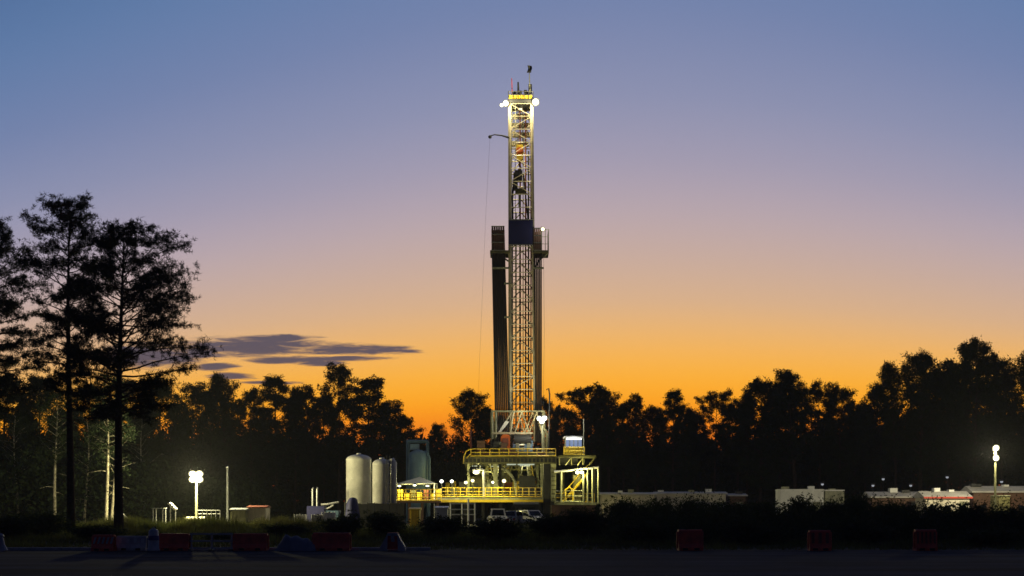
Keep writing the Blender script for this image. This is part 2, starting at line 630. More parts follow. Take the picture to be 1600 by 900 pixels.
# background tree kinds (shared meshes)
broad = interp([(0.22, 2.2), (0.4, 4.2), (0.6, 4.9), (0.78, 4.3), (0.92, 2.6), (1.0, 0.8)])
roundp = interp([(0.45, 1.6), (0.58, 3.2), (0.72, 3.9), (0.86, 3.4), (0.95, 2.0), (1.0, 0.7)])
cone = interp([(0.3, 3.0), (0.45, 3.9), (0.65, 3.3), (0.82, 2.3), (0.95, 1.1), (1.0, 0.4)])
umbr = interp([(0.5, 1.8), (0.62, 3.9), (0.76, 4.4), (0.88, 3.9), (0.96, 2.4), (1.0, 0.8)])
tall = interp([(0.25, 1.8), (0.4, 2.9), (0.6, 3.4), (0.8, 3.0), (0.93, 1.7), (1.0, 0.5)])
KINDS = [
    tree_meshes('t', 20, roundp, 0.40, 56, 15, 3, 8, 0.34, 0.06, 101, r0=0.24, spread=0.14),
    tree_meshes('t', 20, umbr, 0.46, 44, 17, 3, 8, 0.34, 0.06, 102, r0=0.24, spread=0.14, rise=0.25, flat=0.6),
    tree_meshes('t', 20, broad, 0.22, 72, 15, 3, 8, 0.34, 0.062, 103, r0=0.26, leafm=M['leaf'], spread=0.16),
    tree_meshes('t', 20, cone, 0.30, 58, 16, 3, 8, 0.33, 0.06, 104, r0=0.22, spread=0.14, flat=0.7),
    tree_meshes('t', 20, broad, 0.28, 60, 13, 3, 8, 0.36, 0.062, 105, r0=0.26, leafm=M['leaf'], spread=0.18, rise=0.6),
    tree_meshes('t', 20, tall, 0.28, 62, 14, 3, 8, 0.33, 0.06, 106, r0=0.22, spread=0.14, rise=0.45),
    tree_meshes('t', 20, broad, 0.35, 40, 20, 3, 8, 0.34, 0.062, 107, r0=0.28, leafm=M['leaf'], spread=0.16, rise=0.8, lean=0.8),
]
# (trunk px, top py, crown half width px, kind, distance, label)
SKY = [
    (252, 606, 40, 2, 176, 'bushy tree right behind the broad pine'),
    (300, 606, 34, 0, 186, 'rounded tree beneath the dark cloud tip, beside the broad pine'),
    (352, 597, 40, 6, 205, 'dark round tree directly below the cloud bank'),
    (432, 588, 46, 3, 208, 'pointed pine on the skyline between the cloud and the twin pines'),
    (482, 607, 30, 5, 212, 'low pine on the skyline, left neighbour of the twin pines'),
    (529, 577, 37, 0, 200, 'left one of the twin pines above the white tanks'),
    (577, 590, 52, 3, 200, 'right one of the twin pines above the white tanks'),
    (633, 655, 30, 2, 215, 'low tree sinking to the gap in the skyline above the blue grey silo'),
    (684, 668, 26, 4, 222, 'lowest rounded treetop in the skyline gap left of the rig'),
    (735, 618, 42, 4, 206, 'dark domed tree close to the left of the rig mast'),
    (786, 655, 26, 2, 222, 'low tree half hidden behind the mast foot'),
    (852, 628, 24, 2, 222, 'small tree peeking out to the right of the mast foot'),
    (908, 610, 36, 1, 205, 'round topped pine above the lit cabin'),
    (950, 615, 34, 6, 208, 'flat topped pine second along the skyline right of the rig'),
    (996, 620, 28, 5, 210, 'slim pine between two rounder ones right of the rig'),
    (1051, 610, 35, 3, 204, 'pointed pine standing clear over the long white trailer'),
    (1086, 650, 26, 0, 218, 'low tree in the dip right of the pointed pine'),
    (1117, 617, 32, 1, 208, 'leaning pine left of the big right clump'),
    (1152, 636, 30, 0, 214, 'short tree tucked under the left flank of the right clump'),
    (1188, 600, 42, 2, 202, 'bushy tree forming the left shoulder of the right clump'),
    (1243, 588, 58, 6, 198, 'broad open crowned tree at the middle of the right clump'),
    (1311, 610, 36, 2, 204, 'rounded tree closing the right clump before the gap'),
    (1352, 640, 34, 4, 214, 'low tree in the gap before the tall right trees'),
    (1398, 580, 40, 6, 188, 'feathery tree at the left of the tall right trees'),
    (1438, 562, 46, 4, 186, 'loose crowned tree left of the tallest right tree'),
    (1482, 572, 36, 5, 186, 'slender tree pressed against the left of the tallest right tree'),
    (1524, 540, 52, 2, 180, 'tallest dark tree on the right skyline'),
    (1566, 578, 36, 0, 184, 'shorter tree right of the tallest right tree'),
    (1612, 562, 46, 4, 180, 'tree cut off by the right edge of the picture'),
    (328, 612, 34, 5, 214, 'slim tree filling the skyline left of the dark round tree'),
    (393, 614, 36, 2, 214, 'low tree filling the dip right of the dark round tree'),
    (460, 616, 32, 6, 216, 'low tree filling the dip right of the pointed pine left of the tanks'),
    (506, 622, 30, 2, 216, 'low tree tucked against the left twin pine'),
    (606, 632, 34, 0, 212, 'lower pine leaning off the right twin pine'),
    (762, 640, 24, 5, 218, 'slim tree close to the left side of the pipe rack foot'),
    (876, 640, 28, 2, 216, 'low tree between the mast foot and the round topped pine'),
    (929, 634, 28, 2, 216, 'low tree between the two pines above the lit cabin'),
    (973, 636, 28, 0, 216, 'low tree filling behind the flat topped pine'),
    (1023, 642, 30, 4, 216, 'low tree filling left of the pointed pine over the trailer'),
    (1070, 640, 28, 2, 216, 'low tree filling right of the pointed pine over the trailer'),
    (1166, 622, 30, 6, 212, 'open tree between the short tree and the bushy left shoulder'),
    (1217, 606, 34, 0, 206, 'rounded tree between the bushy shoulder and the broad open tree'),
    (1280, 606, 34, 1, 206, 'flat tree between the broad open tree and the closing rounded tree'),
    (1335, 634, 34, 2, 212, 'low bushy tree at the left of the right hand gap'),
    (1376, 606, 32, 5, 196, 'slim tree rising from the gap to the tall right trees'),
    (1462, 590, 36, 2, 190, 'lower tree filling below the slender right tree'),
    (1502, 572, 36, 6, 188, 'open tree filling left of the tallest right tree'),
    (1548, 562, 36, 2, 186, 'bushy tree filling right of the tallest right tree'),
    (8, 592, 52, 2, 168, 'dark tree low behind the leftmost pine'),
    (62, 596, 46, 4, 172, 'dark tree behind, between the leftmost and the tallest pine'),
    (140, 610, 46, 2, 172, 'dark tree seen between the trunks of the two tall pines'),
    (205, 600, 44, 0, 178, 'dark tree right behind the broad pine trunk'),
]
rr = random.Random(5)
for (px, py, hw, k, D, lab) in SKY:
    h = Z(py, D)
    sx = hw * D / F / (3.4, 3.9, 4.1, 3.4, 4.1, 3.0, 4.0)[k]
    place_tree('forest_tree', KINDS[k], (X(px, D), D, 0), lab, 'trees along the skyline', rr.uniform(0, 6.28), (sx * rr.uniform(0.9, 1.15), sx * rr.uniform(0.9, 1.1), h / 20.0))

# trees round the lit clearing at left, with pale trunks
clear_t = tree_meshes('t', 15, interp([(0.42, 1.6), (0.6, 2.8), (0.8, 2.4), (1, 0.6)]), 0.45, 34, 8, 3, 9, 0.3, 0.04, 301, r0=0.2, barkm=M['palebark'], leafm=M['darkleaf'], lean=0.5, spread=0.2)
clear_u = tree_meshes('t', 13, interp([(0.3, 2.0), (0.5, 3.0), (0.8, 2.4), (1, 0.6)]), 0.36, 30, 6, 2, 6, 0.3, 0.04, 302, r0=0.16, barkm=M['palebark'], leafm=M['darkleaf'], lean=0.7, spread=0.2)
for px, D, ms, lab in [(165, 124, clear_t, 'pale lamplit trunk, left one of the pair near the floodlight'), (174, 126, clear_u, 'pale lamplit trunk, right one of the pair near the floodlight'),
                       (86, 136, clear_t, 'single slim pale trunk at the edge of the lamplight'), (28, 150, clear_u, 'dim tree with low foliage at the far left'),
                       (132, 146, clear_u, 'lamplit leafy tree between the tallest pine and the pair of pale trunks'), (226, 156, clear_u, 'leafy tree in the shade left of the floodlight glow')]:
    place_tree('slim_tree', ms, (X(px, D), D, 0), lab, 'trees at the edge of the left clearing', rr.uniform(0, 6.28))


# the dark wood behind everything: one mass of understorey
def wood(name, y0, y1, x0, x1, hf, n, L, Wd, seed, m):
    rng = np.random.default_rng(seed)
    xs = rng.uniform(x0, x1, n)
    ys = rng.uniform(y0, y1, n)
    top = np.array([hf(x) for x in xs]) * (0.86 + 0.16 * np.sin(xs * 0.9 + ys * 0.35) + 0.1 * np.sin(xs * 2.7))
    zs = top * rng.uniform(0, 1, n) ** 0.8
    T = foliage(np.stack([xs, ys, zs], 1), 4, L, Wd, rng, spread=0.5)
    o = link_obj(name, tri_mesh(name, T, m))
    return o


hf = interp([(-140, 19), (-90, 18.5), (-62, 17), (-40, 15), (-22, 14), (-10, 13), (0, 13), (12, 13.8), (30, 14), (50, 14.5), (60, 18), (90, 20), (140, 20)])
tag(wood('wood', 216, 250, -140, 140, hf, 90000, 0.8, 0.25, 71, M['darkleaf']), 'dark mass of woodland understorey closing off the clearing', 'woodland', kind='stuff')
hf2 = interp([(-90, 10), (-66, 9.5), (-52, 9), (-40, 6.5), (-30, 4)])
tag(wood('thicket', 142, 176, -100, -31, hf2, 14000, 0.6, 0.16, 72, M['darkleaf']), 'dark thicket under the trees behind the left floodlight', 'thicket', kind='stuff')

# ================================================================== VERGE: grass, weeds, shrubs
rng = np.random.default_rng(9)


def grass_patch(name, n, x0, x1, y0, y1, hfun, w, m, seed, label):
    rng = np.random.default_rng(seed)
    xs = rng.uniform(x0, x1, n)
    ys = rng.uniform(y0, y1, n)
    h = np.array([hfun(x, y) for x, y in zip(xs, ys)]) * rng.uniform(0.45, 1.15, n)
    a = rng.uniform(0, math.pi, n)
    b = np.stack([xs, ys, np.full(n, 0.0)], 1)
    q = np.stack([np.cos(a), np.sin(a), np.zeros(n)], 1) * (w * rng.uniform(0.6, 1.4, n))[:, None]
    tip = b + np.stack([rng.normal(0, 0.25, n) * h, rng.normal(0, 0.25, n) * h, h], 1)
    T = np.stack([b + q, b - q, tip], 1)
    return tag(link_obj(name, tri_mesh(name, T, m)), label, 'grass', kind='stuff')


def gh(x, y):
    base = 0.3 + 0.45 * min(1, max(0, (y - 66) / 26))
    return base * (0.75 + 0.35 * math.sin(x * 0.7 + y * 0.3) + 0.2 * math.sin(x * 2.1 - y * 0.9))


grass_patch('grass', 120000, -52, 55, 63.4, 111, gh, 0.03, M['grass'], 81, 'rough grass and weeds covering the verge beyond the road')


def wh(x, y):
    return 1.15 * (0.8 + 0.25 * math.sin(x * 0.9 + y * 0.4) + 0.2 * math.sin(x * 2.7))


grass_patch('tall_weeds', 42000, -50, -14, 104, 117, wh, 0.035, M['grass'], 82, 'tall weeds lit by the floodlight in front of the left equipment')


def shrub_meshes(seed, n_st, H, Rd, npt, L, Wd):
    rng = np.random.default_rng(seed)
    rr = random.Random(seed)
    mb = MB()
    pts = []
    for i in range(n_st):
        a = rr.uniform(0, 6.28)
        t = rr.uniform(0.2, 1.0)
        e = Vector((math.cos(a) * Rd * t * 0.8, math.sin(a) * Rd * t * 0.8, H * rr.uniform(0.6, 0.95) * (1 - 0.25 * t * t)))
        mid = e * 0.5 + Vector((rr.gauss(0, .1), rr.gauss(0, .1), 0.1))
        mb.path([(0.05 * math.cos(a), 0.05 * math.sin(a), -0.05), mid, e], [0.025, 0.017, 0.006], 4)
        for k in range(npt // n_st):
            f = rr.uniform(0.3, 1.08)
            c = mid.lerp(e, (f - 0.5) * 2) if f > 0.5 else Vector((0, 0, 0)).lerp(mid, f * 2)
            pts.append((c.x + rr.gauss(0, Rd * .17), c.y + rr.gauss(0, Rd * .17), max(0.05, c.z + rr.gauss(0, H * .09))))
    return mb.mesh('stem', M['bark']), tri_mesh('foliage', foliage(np.array(pts), 5, L, Wd, rng, spread=0.06), M['shrub'])


SH = [shrub_meshes(501, 16, 2.4, 1.5, 1400, 0.17, 0.035), shrub_meshes(502, 14, 2.0, 1.3, 1100, 0.16, 0.035), shrub_meshes(503, 12, 1.5, 1.4, 1000, 0.18, 0.03), shrub_meshes(504, 18, 2.7, 1.9, 1700, 0.17, 0.035)]
# (px, top py, half width px, distance, mesh, label)
SHR = [
    (975, 776, 55, 84, 3, 'dark shrub right of the rig base, in front of the long trailer'),
    (915, 793, 48, 80, 0, 'low dark shrub in front of the framed stair tower'),
    (1032, 778, 34, 88, 0, 'bushy shrub left of the pale gap under the long trailer'),
    (1085, 775, 42, 86, 3, 'bushy shrub right of the pale gap under the long trailer'),
    (1140, 785, 48, 82, 1, 'shrub over the right end of the long trailer'),
    (1200, 785, 44, 84, 0, 'shrub left of the white cabin'),
    (1248, 776, 36, 88, 1, 'shrub below the left half of the white cabin'),
    (1292, 780, 36, 84, 3, 'shrub below the right half of the white cabin'),
    (1345, 774, 40, 86, 0, 'shrub in the gap right of the white cabin'),
    (1402, 781, 48, 82, 3, 'shrub in front of the tan trailer end'),
    (1460, 789, 48, 80, 1, 'shrub in front of the red trimmed trailer'),
    (1520, 786, 45, 78, 0, 'shrub left of the twin lamp pole foot'),
    (1585, 790, 50, 78, 3, 'shrub at the right edge of the picture'),
    (1000, 812, 60, 73, 2, 'low spreading shrub in front, right of centre'),
    (1180, 812, 65, 72, 2, 'low spreading shrub in front, between two red barriers'),
    (1350, 815, 62, 72, 1, 'low shrub behind the kerb between the two rightmost barriers'),
    (1540, 822, 70, 70, 2, 'low mound of brush near the right edge behind the kerb'),
    (690, 806, 55, 84, 1, 'low shrub in front of the yellow lit deck'),
    (780, 808, 60, 78, 2, 'low shrub in front of the parked cars'),
    (860, 804, 52, 82, 1, 'low shrub in front of the dark rig column'),
    (600, 800, 50, 86, 1, 'low shrub in front of the white tanks'),
    (530, 803, 48, 84, 2, 'low shrub below the blue tarp'),
    (450, 818, 46, 84, 1, 'low shrub right of the small tan shed'),
    (60, 798, 70, 88, 3, 'dark brush at the foot of the tallest pine, left side'),
    (150, 820, 50, 80, 1, 'dark brush at the foot of the broad pine'),
    (10, 806, 60, 80, 0, 'dark brush at the left edge of the picture'),
    (240, 832, 42, 80, 2, 'weedy brush left of the floodlight'),
    (340, 832, 40, 80, 2, 'weedy brush right below the floodlight'),
]
SHH = [2.4, 2.0, 1.5, 2.7]
SHW = [1.5, 1.3, 1.4, 1.9]
for (px, py, hw, D, k, lab) in SHR:
    e = empty('shrub', (X(px, D), D, 0), lab, 'shrub', 'shrubs on the verge', rr.uniform(0, 6.28))
    s = hw * D / F / SHW[k]
    e.scale = (s, s, max(0.5, Z(py, D)) / SHH[k])
    link_obj('stem', SH[k][0], e)['kind'] = 'stuff'
    link_obj('foliage', SH[k][1], e)['kind'] = 'stuff'


def sh_h(x):
    return 1.55 + 0.35 * math.sin(x * 0.55 + 1) + 0.25 * math.sin(x * 1.7)


tag(wood('scrub', 74, 94, 6, 44, sh_h, 26000, 0.2, 0.04, 73, M['shrub']), 'low dark scrub in front of the trailers on the right', 'scrub', kind='stuff')


# ================================================================== LAMPS
def point_light(name, loc, power, color, parent=None, radius=0.2, spot=None, target=None, blend=0.6):
    ld = bpy.data.lights.new(name, 'SPOT' if spot else 'POINT')
    ld.energy = power
    ld.color = color
    ld.shadow_soft_size = radius
    o = bpy.data.objects.new(name, ld)
    if spot:
        ld.spot_size = R(spot)
        ld.spot_blend = blend
        d = Vector(target) - Vector(loc)
        o.rotation_euler = d.to_track_quat('-Z', 'Y').to_euler()
    o.location = Vector(loc) - (origin_of(parent) if parent else Vector((0, 0, 0)))
    if parent:
        o.parent = parent
    col.objects.link(o)
    return o


WARM = (1.0, 0.88, 0.55)
COOL = (1.0, 0.97, 0.86)
YEL = (1.0, 0.92, 0.34)


def floodlight(p, parent, w, h, lens, power, color, tilt=0.3, face=0.0, spot=None, target=None, bracket=None):
    """boxy floodlight head facing -Y (turned by face) with its lens a sub-part"""
    p = Vector(p)
    rot = Matrix.Rotation(face, 4, 'Z') @ Matrix.Rotation(tilt, 4, 'X')
    def dish(prof, n=18):
        q = MB()
        for (f, y) in prof:
            q.v += [tuple(p + rot @ Vector((w / 2 * f * math.cos(6.28319 * j / n), y, h / 2 * f * math.sin(6.28319 * j / n)))) for j in range(n)]
        for a in range(len(prof) - 1):
            q.f += [(a * n + j, a * n + (j + 1) % n, (a + 1) * n + (j + 1) % n, (a + 1) * n + j) for j in range(n)]
        q.f += [tuple(range(n - 1, -1, -1)), tuple((len(prof) - 1) * n + j for j in range(n))]
        return q
    body = dish([(1.0, -0.02), (1.02, 0.03), (0.8, 0.2), (0.45, 0.3), (0.3, 0.42)]).build('floodlight', M['dark'], parent)
    lo = dish([(0.97, -0.024), (0.76, -0.06), (0.5, -0.085), (0.2, -0.1)]).build('lens', lens, body)
    lo.data.materials.append(M['lens_mid'])
    lo.data.materials.append(M['lens_rim'])
    for q in lo.data.polygons:
        q.material_index = 2 if q.index < 18 else 0
    if bracket is not None:
        MB().bar(p + Vector((0, 0.2, 0)), bracket, 0.03).build('bracket', M['dark'], body)
    if power:
        q = p + rot @ Vector((0, -0.3, 0))
        point_light('lamp', q, power, color, body, 0.2, spot, target)
    return body


# ================================================================== DRILLING RIG
DR = 156.0
rig = empty('drilling_rig', (X(800, DR), DR, 0), 'tall lit drilling rig with lattice mast standing above its drill floor', 'drilling rig')


def rx(px, d=DR):
    return X(px, d)


def rz(py, d=DR):
    return Z(py, d)


# --- mast
mast = MB()
FY, BY = 154.9, 157.7                       # front and back planes of the mast
ZB, ZT = rz(690), rz(166)
legs = {}


def legpt(sx, by, z):
    t = (z - ZB) / (ZT - ZB)
    xl = rx(796.5) * t + rx(797) * (1 - t)
    xr = rx(830.5) * t + rx(836) * (1 - t)
    y = (BY if by else FY)
    return Vector((xl if sx == 0 else xr, y, z))


m0 = MB()
m0.box(rx(799), rx(834), FY + 0.3, BY - 0.3, ZB - 0.5, ZB - 0.15)
mast_o = m0.build('mast', M['mast'], rig)
for sx in (0, 1):
    for by in (0, 1):
        MB().bar(legpt(sx, by, ZB), legpt(sx, by, ZT), 0.19 if not by else 0.15).build('leg', M['mast'], mast_o)
NB = 26
br = MB()
girt = MB()
for k in range(NB):
    z0 = ZB + (ZT - ZB) * k / NB
    z1 = ZB + (ZT - ZB) * (k + 1) / NB
    for sx in (0, 1):
        a, b = (0, 1) if k % 2 else (1, 0)
        br.bar(legpt(sx, a, z0), legpt(sx, b, z1), 0.06)
        girt.bar(legpt(sx, 0, z1), legpt(sx, 1, z1), 0.065)
    girt.bar(legpt(0, 1, z1), legpt(1, 1, z1), 0.07)
    mid = (legpt(0, 1, z1) + legpt(1, 1, z1)) / 2
    br.bar(legpt(0, 1, z0), mid, 0.07)
    br.bar(legpt(1, 1, z0), mid, 0.07)
    girt.bar(legpt(0, 0, z1), legpt(1, 0, z1), 0.05)
    if k < 15 or k > 18:
        (a0, a1) = ((0, 1), (1, 0))[k % 2]
        br.bar(legpt(a0, 0, z0), legpt(a1, 0, z1), 0.045)
br.build('diagonal_braces', M['mast'], mast_o, kind='stuff')
girt.build('girts', M['mast'], mast_o, kind='stuff')
for px in (813, 821.5):
    MB().bar((rx(px), BY - 0.25, ZB), (rx(px), BY - 0.25, ZT), 0.10).build('guide_rail', M['rust'], mast_o)
# panels added to catch the crown light, standing in for the lit lattice
for k in range(4):
    z0 = rz(226) + (rz(168) - rz(226)) * k / 4
    z1 = rz(226) + (rz(168) - rz(226)) * (k + 1) / 4
    MB().box(rx(799 + 2 * (k % 2)), rx(829 - 3 * (k == 0)), BY + 0.16, BY + 0.22, z0 + 0.25, z1 - 0.2).build('light_wash_panel', M['mast'], mast_o)
# ladder on the left side
ld = MB()
lx, ly = rx(802.5), FY + 0.35
for s_ in (-0.22, 0.22):
    ld.bar((lx + s_, ly, ZB), (lx + s_, ly, ZT), 0.035)
zz = ZB
while zz < ZT:
    ld.bar((lx - 0.22, ly, zz), (lx + 0.22, ly, zz), 0.022)
    zz += 0.4
ld.build('ladder', M['steel'], mast_o, kind='stuff')
for px, r_, y_, m_, top in ((800.5, 0.1, FY + 0.9, 'dark', 300), (806.5, 0.08, FY + 1.9, 'olive', 330), (826, 0.11, BY - 0.5, 'dark', 232), (829.5, 0.09, FY + 0.6, 'rust', 205), (817.5, 0.06, BY - 0.1, 'olive', 172)):
    MB().tube((rx(px), y_, ZB), (rx(px), y_, rz(top)), r_, n=8).build('standpipe', M[m_], mast_o)
# crown
crown = MB().box(rx(793.5), rx(833), FY - 0.4, BY + 0.4, rz(166), rz(161)).build('crown_platform', M['dark'], rig)
MB().box(rx(795), rx(831.5), FY - 0.2, BY + 0.2, rz(160.5), rz(153.5)).build('crown_beam', M['yellow'], crown)
cr_ = MB()
for a in np.linspace(0, 1, 7):
    x = rx(794.5) + (rx(832.5) - rx(794.5)) * a
    cr_.bar((x, FY - 0.35, rz(160)), (x, FY - 0.35, rz(149)), 0.05)
for py in (149, 154):
    cr_.bar((rx(794.5), FY - 0.35, rz(py)), (rx(832.5), FY - 0.35, rz(py)), 0.05)
cr_.build('crown_railing', M['dark'], crown, kind='stuff')
for px, y_, r_ in ((804, 156.0, 0.55), (813, 156.4, 0.75), (823, 156.0, 0.6)):
    MB().tube((rx(px) - 0.18, y_, rz(150)), (rx(px) + 0.18, y_, rz(150)), r_, n=18).build('sheave', M['dark'], crown)
MB().box(rx(818.5), rx(823), FY, FY + 0.6, rz(153), rz(145)).build('junction_box', M['dark'], crown)
MB().box(rx(825.5), rx(831), FY, FY + 0.6, rz(153), rz(136)).build('junction_box', M['dark'], crown)
MB().path([(rx(800.5), FY, rz(154)), (rx(799.5), FY, rz(127))], [0.07, 0.05]).build('antenna', M['redtrim'], crown)
MB().path([(rx(810), FY, rz(154)), (rx(809.5), FY, rz(133))], [0.16, 0.10]).build('antenna', M['dark'], crown)
MB().path([(rx(828), FY, rz(150)), (rx(826.5), FY, rz(106))], [0.07, 0.035]).build('antenna', M['steel'], crown)
fl = MB()
for j in range(7):
    t = j / 6
    fl.v += [(rx(826.6) - 0.06 + (-0.16 + 0.10 * math.sin(t * 4)) * 1.0, FY - 0.02 + 0.05 * math.sin(t * 6), rz(107.0 + 11.5 * t)),
             (rx(826.6) + 0.30 + 0.06 * math.sin(t * 5), FY - 0.06 + 0.1 * math.sin(t * 5 + 1), rz(107.6 + 11 * t))]
    if j:
        b = (j - 1) * 2
        fl.f.append((b, b + 1, b + 3, b + 2))
nv = len(fl.v)
fl.v += [(x, y + 0.03, z) for x, y, z in fl.v]
fl.f += [tuple(reversed([i + nv for i in f])) for f in fl.f]
fl.build('flag', M['black'], crown)
# crown lights
for k, (px, py, w_, h_, P_) in enumerate([(784, 171, 0.5, 0.5, 0), (790.5, 168, 0.8, 0.8, 1100), (836.5, 166, 0.95, 0.95, 1100)]):
    f = floodlight((rx(px), FY - 0.55, rz(py)), crown, w_, h_, M['lens'], 0, COOL, tilt=0.25, bracket=Vector((rx(min(max(px, 796), 831)), FY - 0.2, rz(162))))
    if P_:
        point_light('lamp', (rx(790.5 if px < 810 else 836.5), FY - 1.5, rz(172)), P_ * 1.1, WARM, f, 0.25)
dn = MB().lathe((rx(813), 156.2, rz(169.5)), [(0.3, 0), (0.28, 0.05), (0.2, 0.2), (0.08, 0.3)], 14).build('added_downlight', M['dark'], crown)  # unseen fitting added to brighten the block and top drive
MB().lathe((rx(813), 156.2, rz(169.5) - 0.05), [(0.2, 0), (0.27, 0.045)], 14).build('lens', M['warmlens'], dn)
point_light('lamp', (rx(813), 156.2, rz(172)), 9000, WARM, dn, 0.2, 40, (rx(813), 156.2, 10))
# davit arm at the left
MB().path([(rx(795), FY, rz(219)), (rx(784), FY - 0.2, rz(216.5)), (rx(773), FY - 0.4, rz(216)), (rx(765.5), FY - 0.5, rz(218.5))], [0.13, 0.09, 0.07, 0.06]).build('davit_arm', M['dark'], mast_o)
MB().lathe((rx(766), FY - 0.5, rz(222.5)), [(0.05, 0), (0.2, 0.1), (0.22, 0.3), (0.06, 0.42)], 10).build('pulley', M['dark'], mast_o)
MB().path([(rx(765.8), FY - 0.5, rz(222)), (rx(760), FY - 0.6, rz(330)), (rx(754), FY - 0.8, rz(470)), (rx(747), FY - 1, rz(640))], 0.012, 4).build('hoist_cable', M['dark'], mast_o)
MB().path([(rx(849), FY - 0.2, rz(400)), (rx(850), FY - 0.4, rz(520)), (rx(848.5), FY - 0.5, rz(650))], 0.02, 4).build('hoist_cable', M['dark'], mast_o)
# travelling block, hook, top drive
tb = MB()
tb.prism([(rx(807), rz(228)), (rx(817), rz(228)), (rx(818), rz(236)), (rx(817), rz(250)), (rx(812), rz(254)), (rx(807), rz(250)), (rx(806), rz(236))], FY + 0.5, FY + 1.3)
tbo = tb.build('travelling_block', M['yellow'], rig)
MB().tube((rx(812), FY + 0.42, rz(238)), (rx(812), FY + 0.5, rz(238)), 0.45, n=16).build('sheave_cover', M['orange'], tbo)
MB().path([(rx(812), FY + 0.9, rz(254)), (rx(812), FY + 0.9, rz(260)), (rx(814), FY + 0.9, rz(264)), (rx(812), FY + 0.9, rz(267)), (rx(810), FY + 0.9, rz(265))], 0.14).build('hook', M['rust'], tbo)
for px in (808, 810.5, 813.5, 816):
    MB().bar((rx(px), FY + 0.9, rz(229)), (rx(px), FY + 0.9, rz(160)), 0.03).build('drill_line', M['dark'], tbo)
td = MB()
td.box(rx(804), rx(816), FY + 0.4, FY + 1.5, rz(284), rz(268))
td.box(rx(802), rx(809), FY + 0.2, FY + 1.2, rz(298), rz(272))
tdo = td.build('top_drive', M['dark'], rig)
MB().box(rx(805), rx(820), FY + 0.5, FY + 1.4, rz(303), rz(296)).build('top_drive_skid', M['olive'], tdo)
MB().tube((rx(812), FY + 0.9, rz(300)), (rx(812), FY + 0.9, rz(325)), 0.16, n=10).build('saver_sub', M['steel'], tdo)
MB().path([(rx(804), FY + 0.4, rz(276)), (rx(800.5), FY + 0.2, rz(310)), (rx(801), FY + 0.2, rz(345)), (rx(803.5), FY + 0.4, rz(352))], 0.12).build('service_hose', M['black'], tdo)
MB().path([(rx(818), FY + 0.4, rz(276)), (rx(822), FY + 0.2, rz(318)), (rx(825), FY + 0.4, rz(345))], 0.09).build('service_hose', M['black'], tdo)
MB().tube((rx(812), FY + 0.9, rz(325)), (rx(812), FY + 0.9, rz(700)), 0.07, n=8).build('drill_string', M['pipe'], tdo)
# navy windwall panel
MB().box(rx(794.5), rx(832.5), FY - 0.34, FY - 0.27, rz(386), rz(347.5)).build('windwall_panel', M['navy'], mast_o)
for py in (347.5, 386):
    MB().bar((rx(794.5), FY - 0.3, rz(py)), (rx(832.5), FY - 0.3, rz(py)), 0.09).build('windwall_hem', M['dark'], mast_o)
# racking board: left cage, right cage and basket
rb = MB().box(rx(766), rx(797), FY - 0.5, BY, rz(399), rz(395)).build('racking_board', M['olive'], rig)
MB().box(rx(832), rx(857), FY - 0.5, BY, rz(399), rz(395)).build('racking_board', M['olive'], rig)
for (a0, a1, p0, p1, nvv) in ((768, 788.5, 358, 395, 6), (833.5, 845, 361, 395, 4)):
    for j in range(nvv):
        x0 = rx(a0) + (rx(a1) - rx(a0)) * j / nvv
        x1 = rx(a0) + (rx(a1) - rx(a0)) * (j + 1) / nvv
        MB().box(x0 + 0.02, x1 - 0.02, FY - 0.46, FY - 0.42, rz(p1), rz(p0)).build('windwall_slat', M['brown'], rb)
    g = MB()
    for py in np.linspace(p0, p1, 4):
        g.bar((rx(a0), FY - 0.5, rz(py)), (rx(a1), FY - 0.5, rz(py)), 0.06)
    g.build('windwall_girt', M['dark'], rb, kind='stuff')
    MB().box(rx(a0), rx(a1), FY + 1.6, FY + 1.66, rz(p1), rz(p0)).build('rear_windwall', M['olive'], rb)
bk = MB()
for x, y in ((846, FY - 0.4), (851.5, FY - 0.4), (856.5, FY - 0.4), (856.5, FY + 0.8), (856.5, BY - 0.2)):
    bk.bar((rx(x), y, rz(396)), (rx(x), y, rz(362 if x > 847 else 358)), 0.04)
for py in (363, 374, 385):
    bk.bar((rx(846), FY - 0.4, rz(py)), (rx(856.5), FY - 0.4, rz(py)), 0.035)
    bk.bar((rx(856.5), FY - 0.4, rz(py)), (rx(856.5), BY - 0.2, rz(py)), 0.035)
bk.build('basket_railing', M['steel'], rb, kind='stuff')
MB().path([(rx(856), FY, rz(397)), (rx(851), FY, rz(403)), (rx(843), FY, rz(408)), (rx(834), FY, rz(424))], 0.11).build('board_strut', M['steel'], rb)
MB().path([(rx(767), FY, rz(397)), (rx(776), FY, rz(398)), (rx(796), FY, rz(412))], 0.10).build('board_strut', M['steel'], rb)
for x0, x1, py in ((769.5, 797, 422), (833, 849, 422), (788, 799, 446), (788, 799, 498)):
    MB().box(rx(x0), rx(x1), FY - 0.42, FY - 0.28, rz(py + 1.6), rz(py - 1.2)).build('belly_board', M['steel'], mast_o)
fb = floodlight((rx(847.5), FY - 0.65, rz(363)), rb, 0.55, 0.5, M['warmlens'], 0, WARM, tilt=0.2, bracket=Vector((rx(847), FY - 0.42, rz(366))))
point_light('lamp', (rx(848), FY - 1.3, rz(366)), 45, COOL, fb, 0.15)

